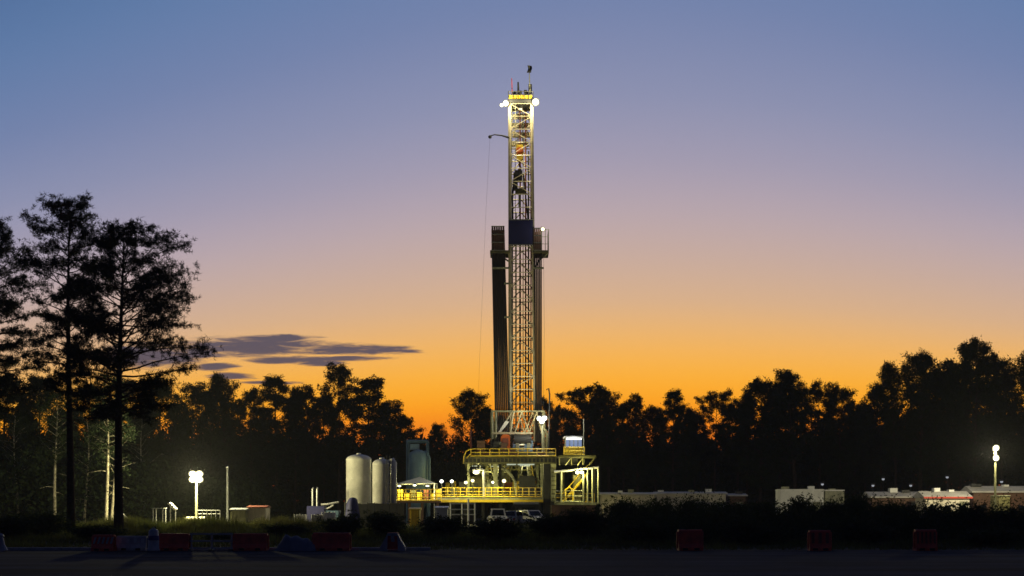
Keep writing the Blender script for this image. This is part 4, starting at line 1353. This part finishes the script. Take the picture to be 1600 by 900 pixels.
# small far lamps over the right trailers
for px, py, D, lab in ((1285, 755, 172, 'small dim lamp on a pole behind the white cabin'), (1380, 747, 172, 'small dim lamp on a pole behind the tan trailer'), (1364, 757, 168, 'small dim lamp, left of two low ones behind the tan trailer'),
                       (1423, 757, 170, 'small dim lamp between the tan and red trimmed trailers'), (1480, 744, 172, 'small dim lamp on a pole behind the red trimmed trailer'), (1565, 751, 166, 'small dim lamp just right of the twin lamp pole')):
    e = empty('yard_lamp', (X(px, D), D, 0), lab, 'lamp', 'small yard lamps behind the trailers')
    zl = Z(py, D)
    MB().bar((X(px, D), D, 0), (X(px, D), D, zl - 0.1), 0.05).build('pole', M['dark'], e)
    hd = MB().prism([(X(px, D) - 0.22, zl - 0.05), (X(px, D) + 0.22, zl - 0.05), (X(px, D) + 0.2, zl + 0.2), (X(px, D) - 0.2, zl + 0.2)], D - 0.3, D + 0.3).build('lamp_head', M['dark'], e)
    MB().lathe((X(px, D), D, zl - 0.3), [(0.05, 0), (0.15, 0.05), (0.19, 0.14), (0.17, 0.245)], 12).build('lens', M['dimlens'], e)

# ================================================================== TRAILERS AND CABINS (right)
def trailer(px0, px1, ptop_l, ptop_r, D, depth, label, wallm, roofm, roof_h=0.35, trim=None, panels=6, nwin=3, slope=0.0, cat='trailer', overhang=0.25):
    x0, x1 = X(px0, D), X(px1, D)
    h = Z((ptop_l + ptop_r) / 2, D)
    e = empty('site_trailer' if cat == 'trailer' else 'site_cabin', ((x0 + x1) / 2, D, 0), label, cat, 'trailers and cabins right of the rig')
    zw = h - roof_h
    wl = MB().box(x0, x1, D, D + depth, 0.6, zw).build('wall', wallm, e)
    n = panels
    for k in range(n):
        a = x0 + (x1 - x0) * k / n
        b = x0 + (x1 - x0) * (k + 1) / n
        MB().box(a + 0.03, b - 0.03, D - 0.035, D - 0.002, 0.65, zw - 0.02).build('wall_panel', wallm, wl)
    MB().prismx([(D - overhang, zw + 0.002), (D + depth + overhang, zw + 0.002), (D + depth + overhang, zw + 0.1), (D + depth * 0.5, h + slope), (D - overhang, zw + 0.14)], x0 - overhang, x1 + overhang).build('roof', roofm, e)
    if trim:
        MB().box(x0 - overhang - 0.01, x1 + overhang + 0.01, D - overhang - 0.03, D - overhang - 0.003, zw - 0.06, zw + 0.13).build('fascia', trim, e)
    for k in range(nwin):
        cx = x0 + (x1 - x0) * (k + 0.5) / nwin
        w = MB()
        w.box(cx - 0.38, cx + 0.38, D - 0.07, D - 0.037, 1.55, 2.3)
        f = w.build('window_frame', wallm, e)
        MB().box(cx - 0.33, cx + 0.33, D - 0.08, D - 0.072, 1.6, 2.25).build('pane', M['glass'], f)
    dxr = x1 - (x1 - x0) / nwin * 0.12 - 0.5
    dr = MB().box(dxr - 0.42, dxr + 0.42, D - 0.08, D - 0.037, 0.7, 2.65).build('door', M['steel'], e)
    MB().box(dxr + 0.26, dxr + 0.34, D - 0.14, D - 0.081, 1.55, 1.7).build('handle', M['dark'], dr)
    MB().box(x0 + 0.3, x1 - 0.3, D + 0.3, D + depth - 0.3, 0.35, 0.598).build('chassis', M['dark'], e)
    hr = random.Random(int(px0))
    for k in range(1 + int((x1 - x0) / 4)):
        cx = hr.uniform(x0 + 0.5, x1 - 0.6)
        MB().box(cx - hr.uniform(0.2, 0.5), cx + hr.uniform(0.2, 0.5), D + depth * 0.35, D + depth * 0.6, h - 0.1, h + slope + hr.uniform(0.12, 0.4)).build('roof_unit', M[hr.choice(['steel', 'dark', 'white'])], e)
    for k in range(3):
        cx = (x0 + x1) / 2 + (k - 1) * 1.0
        MB().tube((cx, D + 0.02, 0.38), (cx, D + 0.27, 0.38), 0.38, n=16).build('wheel', M['black'], e)
    return e


trailer(940, 1023, 769, 769, 157, 3.2, 'pale long trailer directly right of the rig', M['wall'], M['roof'], nwin=2)
trailer(1026, 1134, 768, 768, 160, 3.2, 'long trailer with a pale roof between two bushy shrubs', M['wall'], M['roof'], nwin=3)
trailer(1140, 1165, 771, 771, 162, 3.0, 'short brown box trailer at the right end of the long row', M['brown'], M['roof'], nwin=1, panels=3)
trailer(1219, 1287, 764, 764, 148, 2.6, 'white cabin with ribbed wall standing alone', M['white'], M['white'], roof_h=0.16, panels=10, nwin=2, cat='cabin', overhang=0.04)
trailer(1289, 1319, 765, 765, 149, 2.6, 'grey green cabin attached right of the white cabin', M['steel'], M['white'], roof_h=0.16, panels=5, nwin=1, cat='cabin', overhang=0.04)
trailer(1362, 1440, 768, 768, 142, 3.4, 'tan trailer with a pale sloping roof', M['brown'], M['roof'], roof_h=0.7, nwin=3)
trailer(1446, 1515, 767, 767, 136, 3.4, 'cream trailer with red trim under a pale roof', M['wall'], M['roof'], roof_h=0.75, trim=M['redtrim'], nwin=3)
trailer(1521, 1640, 759, 759, 140, 3.6, 'largest trailer at the right edge behind the twin lamp pole', M['brown'], M['roof'], roof_h=0.75, nwin=4)
dog = empty('lit_wall_box', (X(1570, 133), 133, 0), 'olive yellow box standing in for the lamplit wall beside the twin lamp pole', 'container')
MB().box(X(1561, 133), X(1578, 133), 133, 135.4, 0.1, Z(775, 133)).build('body', M['olive'], dog)  # box added where lamplight yellows the wall, glow put into its colour
for k in range(7):
    a = X(1561, 133) + (X(1578, 133) - X(1561, 133)) * (k + 0.15) / 7
    MB().box(a, a + 0.1, 132.95, 132.998, 0.2, Z(775, 133) - 0.1).build('rib', M['olive'], dog)
MB().box(X(1560.5, 133), X(1578.5, 133), 132.9, 135.5, Z(775, 133) + 0.002, Z(775, 133) + 0.08).build('lid', M['steel'], dog)

# ================================================================== VEHICLES
def car(name, loc, rzv, label, paint, L=4.7, Wd=1.85, H=1.75, cat='car', pickup=False):
    e = empty(name, (0, 0, 0), label, cat)
    hw = Wd / 2
    b = MB()
    # lower body, lofted along the length (x), nose at +x
    sec = [(-L / 2, 0.45, 0.78, 0.86), (-L / 2 + 0.12, 0.32, 0.95, 0.97), (-L * 0.25, 0.28, 1.0, 1.0), (L * 0.12, 0.28, 0.99, 1.0), (L * 0.36, 0.28, 0.93, 0.98), (L / 2 - 0.1, 0.34, 0.82, 0.92), (L / 2, 0.42, 0.68, 0.84)]
    vs, fs = [], []
    for (x, z0, z1, w) in sec:
        vs += [(x, -hw * w * 0.94, z0), (x, hw * w * 0.94, z0), (x, hw * w, z0 + 0.22), (x, hw * w * 0.96, z1), (x, -hw * w * 0.96, z1), (x, -hw * w, z0 + 0.22)]
    for i in range(len(sec) - 1):
        for j in range(6):
            fs.append((i * 6 + j, i * 6 + (j + 1) % 6, (i + 1) * 6 + (j + 1) % 6, (i + 1) * 6 + j))
    fs += [(5, 4, 3, 2, 1, 0), tuple((len(sec) - 1) * 6 + j for j in range(6))]
    b.add(vs, fs)
    body = b.build('body', paint, e, smooth=False)
    xr, xf = (-0.1, L * 0.2) if pickup else (-L * 0.46, L * 0.2)
    tr, tf_ = (xr + 0.12, xf - 0.75) if pickup else (xr + 0.35, xf - 0.75)
    zb = 0.97
    cv = [(xr, -hw * .95, zb), (xf, -hw * .95, zb), (xf, hw * .95, zb), (xr, hw * .95, zb), (tr, -hw * .76, H), (tf_, -hw * .76, H), (tf_, hw * .76, H), (tr, hw * .76, H)]
    MB().add(cv, [(4, 5, 6, 7), (0, 1, 5, 4), (1, 2, 6, 5), (2, 3, 7, 6), (3, 0, 4, 7)]).build('cabin', paint, body)

    def glass(i, j, k, l, f0=0.1, f1=0.9, g0=0.16, g1=0.86, nm='window'):
        A, B, C_, D_ = [Vector(cv[q]) for q in (i, j, k, l)]      # A-B bottom, D-C top
        n_ = (B - A).cross(D_ - A).normalized() * 0.012
        q = []
        for (f, g) in ((f0, g0), (f1, g0), (f1, g1), (f0, g1)):
            q.append(A.lerp(B, f).lerp(D_.lerp(C_, f), g) + n_)
        q2 = [p - n_ * 0.6 for p in q]
        MB().add(q + q2, [(0, 1, 2, 3), (0, 4, 5, 1), (1, 5, 6, 2), (2, 6, 7, 3), (3, 7, 4, 0)]).build(nm, M['glass'], body)
    glass(1, 2, 6, 5, nm='windscreen')
    glass(3, 0, 4, 7, nm='rear_window')
    for (i, j, k, l) in ((0, 1, 5, 4), (2, 3, 7, 6)):
        glass(i, j, k, l, 0.06, 0.47)
        glass(i, j, k, l, 0.53, 0.94)
    for x in (-L * 0.3, L * 0.32):
        for s_ in (-1, 1):
            w = MB().tube((x, s_ * (hw - 0.2), 0.34), (x, s_ * (hw + 0.02), 0.34), 0.34, n=18).build('wheel', M['black'], e)
            MB().tube((x, s_ * (hw + 0.02), 0.34), (x, s_ * (hw + 0.035), 0.34), 0.2, n=12).build('rim', M['galv'], w)
    for s_ in (-1, 1):
        MB().box(L / 2 - 0.06, L / 2 + 0.015, s_ * hw * .6 - 0.18, s_ * hw * .6 + 0.18, 0.58, 0.7).build('headlight', M['galv'], e)
        MB().box(-L / 2 - 0.015, -L / 2 + 0.06, s_ * hw * .68 - 0.12, s_ * hw * .68 + 0.12, 0.6, 0.82).build('tail_light', M['tail'], e)
    MB().box(L / 2 - 0.08, L / 2 + 0.05, -hw * .8, hw * .8, 0.36, 0.52).build('bumper', M['dark'], e)
    MB().box(-L / 2 - 0.05, -L / 2 + 0.08, -hw * .8, hw * .8, 0.4, 0.54).build('bumper', M['dark'], e)
    e.location = loc
    e.rotation_euler = (0, 0, rzv)
    return e


car('parked_car', (X(832, 138), 138, 0.03), R(-62), 'white car with dark windows parked before the dark rig column', M['white'], H=1.68)
car('parked_car', (X(778, 137), 137, 0.03), R(100), 'white car seen nearly end on, left of the other parked car', M['white'], L=5.2, H=1.85, pickup=True)
car('parked_car', (X(803, 140), 140, 0.03), R(75), 'grey car parked behind, between the two white cars', M['galv'], H=1.6)

# ================================================================== SMALL SITE EQUIPMENT
fb_ = empty('flatbed', (X(823, 144.3), 144.3, 0), 'empty flatbed trailer behind the parked cars', 'trailer')
MB().box(X(803, 144.3), X(842, 144.3), 143.3, 145.7, Z(784.5, 144.3) - 0.25, Z(784.5, 144.3)).build('bed', M['galv'], fb_)
for k in range(3):
    MB().tube((X(826, 144.3) + 0.9 * k - 0.6, 143.3, 0.5), (X(826, 144.3) + 0.9 * k - 0.6, 143.6, 0.5), 0.5, n=16).build('wheel', M['black'], fb_)
for px in (806, 839):
    MB().box(X(px, 144.3) - 0.1, X(px, 144.3) + 0.1, 143.7, 143.9, 0.03, Z(784.5, 144.3) - 0.26).build('landing_leg', M['dark'], fb_)
MB().box(X(803, 144.3), X(842, 144.3), 144.2, 144.5, Z(784.5, 144.3) - 0.6, Z(784.5, 144.3) - 0.251).build('chassis_beam', M['dark'], fb_)

rk = empty('pipe_rack', (X(722, 132), 132, 0), 'steel pipe rack with a pale upright in front of the lower deck', 'rack')
for px in (704, 722, 742):
    MB().bar((X(px, 132), 132, 0), (X(px, 132), 132, Z(786, 132)), 0.08).build('upright', M['galv'], rk)
MB().bar((X(732, 132), 131.6, 0), (X(732, 132), 131.6, Z(780, 132)), 0.10).build('upright', M['white'], rk)
for py in (787, 796, 804):
    MB().bar((X(702, 132), 132, Z(py, 132)), (X(744, 132), 132, Z(py, 132)), 0.06).build('crossbar', M['galv'], rk)
for k in range(6):
    MB().tube((X(703, 132), 132.3 + 0.13 * (k % 2), 0.35 + 0.14 * k), (X(743, 132), 132.3 + 0.13 * (k % 2), 0.35 + 0.14 * k), 0.065, n=8).build('pipe', M['pipe'], rk)

gen = empty('generator_skid', (X(503, 128), 128, 0), 'blue generator skid with twin exhaust stacks left of the tanks', 'generator')
MB().box(X(478, 128), X(531, 128), 127.2, 129.4, 0.05, 0.4).build('skid_base', M['dark'], gen)
MB().prismx([(127.3, 0.41), (129.3, 0.41), (129.3, 1.9), (129.1, 2.15), (127.5, 2.15), (127.3, 1.9)], X(481, 128), X(508, 128)).build('housing', M['tarp'], gen)
for px in (488, 495):
    MB().path([(X(px, 128), 128.2, 2.1), (X(px, 128), 128.2, Z(764, 128)), (X(px, 128) + 0.1, 128.1, Z(762, 128))], 0.09, 8).build('exhaust_stack', M['galv'], gen)
MB().path([(X(503, 128), 127.4, 2.3), (X(514, 128), 127.4, 2.35), (X(530, 128), 127.6, 2.55)], 0.10, 8).build('pipe', M['white'], gen)
MB().path([(X(500, 128), 127.6, 1.6), (X(516, 128), 127.5, 2.0), (X(522, 128), 127.5, 2.25)], 0.08, 8).build('pipe', M['white'], gen)
MB().box(X(510, 128), X(530, 128), 127.4, 129.2, 0.41, 1.7).build('radiator', M['bluetank'], gen)

tm_ = MB()
rr2 = random.Random(12)
for i in range(9):
    a = i / 8 * math.pi / 2
    for j in range(18):
        t = 2 * math.pi * j / 18
        r_ = 0.72 * math.cos(a) ** 0.55 * (1 + 0.07 * math.sin(5 * t + i) + rr2.uniform(-0.03, 0.03))
        tm_.v.append((X(551, 124) + r_ * math.cos(t), 124 + r_ * math.sin(t), 2.95 * math.sin(a) * (1 + 0.02 * math.sin(3 * t))))
for i in range(8):
    for j in range(18):
        tm_.f.append((i * 18 + j, i * 18 + (j + 1) % 18, (i + 1) * 18 + (j + 1) % 18, (i + 1) * 18 + j))
tag(tm_.build('tarp_covered_pump', M['tarp'], loc=(X(551, 124), 124, 0), smooth=True), 'tall equipment wrapped in a dark blue tarp before the white tanks', 'equipment')


def tote(px, D, s, label, m):
    e = empty('tote_tank', (X(px, D), D, 0), label, 'tote', 'liquid totes in the grass')
    x = X(px, D)
    MB().box(x - 0.5 * s, x + 0.5 * s, D - 0.5, D + 0.5, 0.22, 1.35 * s).build('bottle', m, e)
    for k in range(5):
        MB().bar((x + (-0.52 + 0.26 * k) * s, D - 0.53, 0.15), (x + (-0.52 + 0.26 * k) * s, D - 0.53, 1.4 * s), 0.02).build('cage_bar', M['galv'], e)
    MB().box(x - 0.55 * s, x + 0.55 * s, D - 0.55, D + 0.55, 0.03, 0.15).build('pallet', M['dark'], e)
    MB().lathe((x, D, 1.351 * s), [(0.12, 0), (0.12, 0.07), (0.03, 0.08)], 12).build('lid', M['dark'], e)


tote(470, 120, 1.0, 'white tote left of the generator in the grass', M['white'])
tote(497, 119, 1.0, 'yellowish tote in front of the generator', M['wall'])
tote(514, 121, 1.15, 'white tote close to the blue tarp', M['white'])


def box_unit(name, px0, px1, ptop, D, label, cat, m, roofm, ribs=5):
    e = empty(name, ((X(px0, D) + X(px1, D)) / 2, D, 0), label, cat)
    x0, x1, h = X(px0, D), X(px1, D), Z(ptop, D)
    b = MB().box(x0, x1, D, D + 2.2, 0.1, h - 0.1).build('body', m, e)
    for k in range(ribs):
        a = x0 + (x1 - x0) * (k + 0.5) / ribs
        MB().box(a - 0.05, a + 0.05, D - 0.05, D - 0.002, 0.15, h - 0.15).build('rib', m, b)
    MB().prismx([(D - 0.12, h - 0.098), (D + 2.32, h - 0.098), (D + 2.32, h), (D + 1.1, h + 0.14), (D - 0.12, h)], x0 - 0.1, x1 + 0.1).build('roof', roofm, e)
    for s_ in (x0 + 0.2, x1 - 0.4):
        MB().box(s_, s_ + 0.2, D + 0.2, D + 2.0, 0.0, 0.099).build('skid_runner', M['dark'], e)
    return e


box_unit('equipment_shed', 387, 415, 792, 121, 'small tan shed with a reddish roof right of the slim pole', 'shed', M['wall'], M['rust'])
box_unit('equipment_shed', 360, 384, 796, 120, 'small grey shed between the slim pole and the tan shed', 'shed', M['steel'], M['galv'])
box_unit('waste_skip', 640, 655, 795, 124, 'small bright yellow box in the grass before the yellow skid', 'box', M['yellow'], M['yellow'], 3)
box_unit('equipment_box', 680, 699, 793, 124, 'grey equipment box before the lower deck', 'box', M['galv'], M['galv'], 4)
# white frame stand and tilted chute left of the floodlight
fs_ = empty('frame_stand', (X(250, 120), 120, 0), 'white trestle frame left of the floodlight', 'trestle')
for px in (241, 256):
    for y in (119.6, 120.6):
        MB().bar((X(px, 120), y, 0), (X(px, 120), y, Z(795, 120)), 0.06).build('leg', M['galv'], fs_)
MB().box(X(239.5, 120), X(257.5, 120), 119.5, 120.7, Z(795, 120), Z(793.5, 120)).build('top', M['galv'], fs_)
ch = empty('chute', (X(268, 120), 120, 0), 'small tilted white chute beside the trestle frame', 'chute')
MB().add([(X(263, 120), 119.7, Z(787, 120)), (X(266, 120), 119.7, Z(785, 120)), (X(276, 120), 119.7, Z(795, 120)), (X(273, 120), 119.7, Z(797, 120)),
          (X(263, 120), 120.4, Z(787, 120)), (X(266, 120), 120.4, Z(785, 120)), (X(276, 120), 120.4, Z(795, 120)), (X(273, 120), 120.4, Z(797, 120))],
         [(0, 1, 2, 3), (7, 6, 5, 4), (0, 4, 5, 1), (1, 5, 6, 2), (2, 6, 7, 3), (3, 7, 4, 0)]).build('trough', M['white'], ch)
for px, py in ((266, 789), (274, 795)):
    MB().bar((X(px, 120), 120.05, 0), (X(px, 120), 120.05, Z(py, 120)), 0.05).build('leg', M['galv'], ch)
sh_ = empty('signboard', (X(192, 118), 118, 0), 'small leaning white board in the grass near the pale trunks', 'board')
MB().add([(X(186, 118), 118, 1.4), (X(189, 118), 118, 1.7), (X(199, 118), 118.2, 1.0), (X(196, 118), 118.2, 0.75), (X(186, 118), 118.08, 1.4), (X(189, 118), 118.08, 1.7), (X(199, 118), 118.28, 1.0), (X(196, 118), 118.28, 0.75)],
         [(0, 1, 2, 3), (7, 6, 5, 4), (0, 4, 5, 1), (1, 5, 6, 2), (2, 6, 7, 3), (3, 7, 4, 0)]).build('panel', M['white'], sh_)
MB().bar((X(192, 118), 118.2, 0), (X(192, 118), 118.2, 1.25), 0.04).build('post', M['galv'], sh_)
gr = empty('guard_fence', (X(325, 119), 119, 0), 'pale pipe fence under the blazing floodlight', 'fence')
for k in range(6):
    MB().bar((X(309 + 7 * k, 119), 119, 0), (X(309 + 7 * k, 119), 119, Z(797, 119)), 0.045).build('post', M['galv'], gr)
for py in (797.5, 803):
    MB().bar((X(309, 119), 118.95, Z(py, 119)), (X(344, 119), 118.95, Z(py, 119)), 0.04).build('rail', M['galv'], gr)

# ================================================================== ROADSIDE BARRIERS
def barrier(px0, px1, ptop, D, label, m, ribs=0, ribm=None, slant=0.0, rzv=0.0, style='jersey'):
    x0, x1 = X(px0, D), X(px1, D)
    L = x1 - x0
    h = Z(ptop, D)
    e = empty('road_barrier', (0, 0, 0), label, 'barrier', 'plastic barriers along the road edge')
    b = MB()
    prof = [(-0.28, 0.0), (0.28, 0.0), (0.28, 0.14), (0.17, 0.34), (0.12, h - 0.06), (0.08, h), (-0.08, h), (-0.12, h - 0.06), (-0.17, 0.34), (-0.28, 0.14)]
    b.prismx(prof, -L / 2, L / 2)
    bo = b.build('body', m, e)
    for s_ in (-0.24, 0.24):
        MB().box(s_ * L - 0.12, s_ * L + 0.12, -0.295, 0.295, 0.02, 0.12).build('fork_slot', M['black'], bo)
    MB().tube((-L / 2 - 0.03, 0, 0.1), (-L / 2 - 0.03, 0, h * 0.9), 0.05, n=8).build('hinge_post', m, bo)
    MB().tube((L / 2 + 0.03, 0, 0.1), (L / 2 + 0.03, 0, h * 0.9), 0.05, n=8).build('hinge_post', m, bo)
    for k in range(ribs):
        cx = -L / 2 + L * (k + 0.5) / ribs
        q = MB()
        w = L / ribs * 0.2
        y0, y1 = -0.175, -0.135
        zz0, zz1 = 0.36, h - 0.12
        q.add([(cx - w, y0 - 0.02, zz0), (cx + w, y0 - 0.02, zz0), (cx + w + slant, y1 - 0.02, zz1), (cx - w + slant, y1 - 0.02, zz1), (cx - w, y0 + 0.03, zz0), (cx + w, y0 + 0.03, zz0), (cx + w + slant, y1 + 0.03, zz1), (cx - w + slant, y1 + 0.03, zz1)],
              [(0, 1, 2, 3), (7, 6, 5, 4), (0, 4, 5, 1), (1, 5, 6, 2), (2, 6, 7, 3), (3, 7, 4, 0)])
        q.build('stripe', ribm, bo)
    e.location = ((x0 + x1) / 2, D, 0.02)
    e.rotation_euler = (0, 0, rzv)
    return e


DB = 62.0
barrier(145, 180, 836, DB - 0.6, 'red barrier with slanted white stripes, leftmost of the row', M['redbar'], 5, M['whitebar'], slant=0.08, rzv=R(-7))
barrier(250, 296, 834, DB, 'plain red barrier beside the white drum', M['redbar'])
barrier(366, 418, 834, DB + 0.1, 'plain red barrier at the right end of the white rails', M['redbar'])
barrier(490, 547, 833, DB, 'long dark red barrier right of the pale tarp heap', M['redbar'])
barrier(1059, 1097, 828, DB + 0.2, 'lone red barrier right of centre', M['redbar'], rzv=R(4))
barrier(1264, 1297, 829, DB, 'ribbed red barrier, middle one of the three at the right', M['redbar'], 3, M['rust'], rzv=R(-3))
barrier(1429, 1462, 828, DB, 'red barrier with upright ribs, rightmost of all', M['redbar'], 5, M['rust'], rzv=R(2))
# low white barriers between
barrier(184, 230, 838, DB + 0.2, 'low grey white barrier between the striped red one and the drum', M['whitebar'], 4, M['galv'])
# A shaped red and white barrier
ab = empty('road_barrier', (X(614, DB), DB, 0.02), 'red barrier with flared white feet, alone left of centre', 'barrier', 'plastic barriers along the road edge')
h = Z(832, DB)
MB().prism([(X(603, DB), 0.1), (X(625, DB), 0.1), (X(622, DB), h), (X(606, DB), h)], DB - 0.15, DB + 0.15).build('panel', M['redbar'], ab)
for s_, px in ((-1, 603), (1, 625)):
    MB().prism([(X(px, DB) - s_ * 0.08, 0.02), (X(px, DB) + s_ * 0.28, 0.02), (X(px, DB) + s_ * 0.26, 0.2), (X(px, DB) + s_ * 0.05, 0.55), (X(px, DB) - s_ * 0.1, h * 0.95)][::s_], DB - 0.3, DB + 0.3).build('foot', M['whitebar'], ab)
MB().box(X(606, DB), X(622, DB), DB - 0.17, DB - 0.152, h - 0.16, h - 0.03).build('reflector', M['whitebar'], ab)
MB().prism([(X(612, DB), 0.45), (X(617, DB), 0.45), (X(616, DB), 0.8), (X(611, DB), 0.8)], DB - 0.17, DB - 0.152).build('reflector', M['whitebar'], ab)
# white drum
dm = empty('traffic_drum', (X(240, DB - 1), DB - 1, 0.02), 'tall white drum between the low grey barrier and the red one', 'drum')
hd_ = Z(826, DB - 1)
MB().lathe((X(240, DB - 1), DB - 1, 0.02), [(0.30, 0), (0.30, 0.1), (0.26, 0.12), (0.25, 0.5), (0.24, 0.52), (0.22, hd_ - 0.12), (0.16, hd_ - 0.06), (0.06, hd_ - 0.02)], 20).build('body', M['whitebar'], dm, smooth=True)
MB().lathe((X(240, DB - 1), DB - 1, 0.55), [(0.245, 0), (0.252, 0.02), (0.247, 0.2), (0.238, 0.22)], 20).build('band', M['tarp'], dm)
MB().path([(X(240, DB - 1) - 0.1, DB - 1, hd_ - 0.03), (X(240, DB - 1), DB - 1, hd_ + 0.07), (X(240, DB - 1) + 0.1, DB - 1, hd_ - 0.03)], 0.025, 6).build('handle', M['whitebar'], dm)
# white rail barricade
bc = empty('rail_barricade', (X(331, DB), DB, 0.02), 'white rail barricade between two plain red barriers', 'barricade')
for px in (299, 331, 362):
    MB().bar((X(px, DB), DB, 0.02), (X(px, DB), DB, Z(833, DB)), 0.05).build('post', M['whitebar'], bc)
    MB().box(X(px, DB) - 0.08, X(px, DB) + 0.08, DB - 0.35, DB + 0.35, 0.02, 0.09).build('foot', M['dark'], bc)
for py in (834, 845, 856):
    MB().box(X(297, DB), X(364.5, DB), DB - 0.08, DB - 0.052, Z(py + 1.5, DB), Z(py - 1.2, DB)).build('rail', M['whitebar'], bc)
# crumpled tarp heap
th = MB()
cx = X(458, DB)
for i in range(9):
    f = i / 8
    for j in range(22):
        g = j / 21
        x = X(430 + 66 * g, DB)
        prof_h = (math.sin(min(1, g * 2.6) * math.pi / 2) * (1 - 1.0 * max(0, g - 0.35)) * 0.85)
        z = 0.02 + prof_h * math.sin(math.pi * f) ** 0.6 * (1 + 0.12 * math.sin(9 * g + 2 * f) + 0.1 * math.sin(23 * g + 5 * f)) if 0 < i < 8 and 0 < j < 21 else 0.02
        th.v.append((x, DB - 0.5 + 1.1 * f + 0.06 * math.sin(13 * g), z))
for i in range(8):
    for j in range(21):
        th.f.append((i * 22 + j, i * 22 + j + 1, (i + 1) * 22 + j + 1, (i + 1) * 22 + j))
tag(th.build('tarp_heap', M['paletarp'], loc=(cx, DB, 0.02), smooth=True), 'crumpled pale tarp heap between the red barriers', 'tarp')
# pale bollard at the left edge
bo_ = empty('bollard', (X(3, DB - 1), DB - 1, 0.02), 'pale leaning bollard at the very left edge of the road', 'bollard')
MB().path([(X(6, DB - 1), DB - 1, 0.02), (X(3, DB - 1), DB - 1, 0.3), (X(1, DB - 1), DB - 1, 0.72)], [0.2, 0.15, 0.12], 12).build('shaft', M['whitebar'], bo_)
MB().lathe((X(1, DB - 1), DB - 1, 0.7), [(0.13, 0), (0.16, 0.04), (0.14, 0.12), (0.04, 0.17)], 12).build('cap', M['whitebar'], bo_)

# ================================================================== HAZE ADDED FOR LAMP GLOW
hz = MB().box(-1200, 1200, -300, 1500, -1.0, 58.0)
haze = hz.build('haze', M['black'], kind='stuff')
haze.data.materials.clear()
hm = bpy.data.materials.new('lamp_glow_haze')
hm.use_nodes = True
ht = hm.node_tree
ht.nodes.clear()
hv = ht.nodes.new('ShaderNodeVolumePrincipled')
hv.inputs['Density'].default_value = 0.00025
hv.inputs['Color'].default_value = (0.94, 0.95, 0.96, 1)
ho = ht.nodes.new('ShaderNodeOutputMaterial')
ht.links.new(hv.outputs[0], ho.inputs['Volume'])
haze.data.materials.append(hm)
tag(haze, 'thin haze added to give the lamps a glow', 'haze')
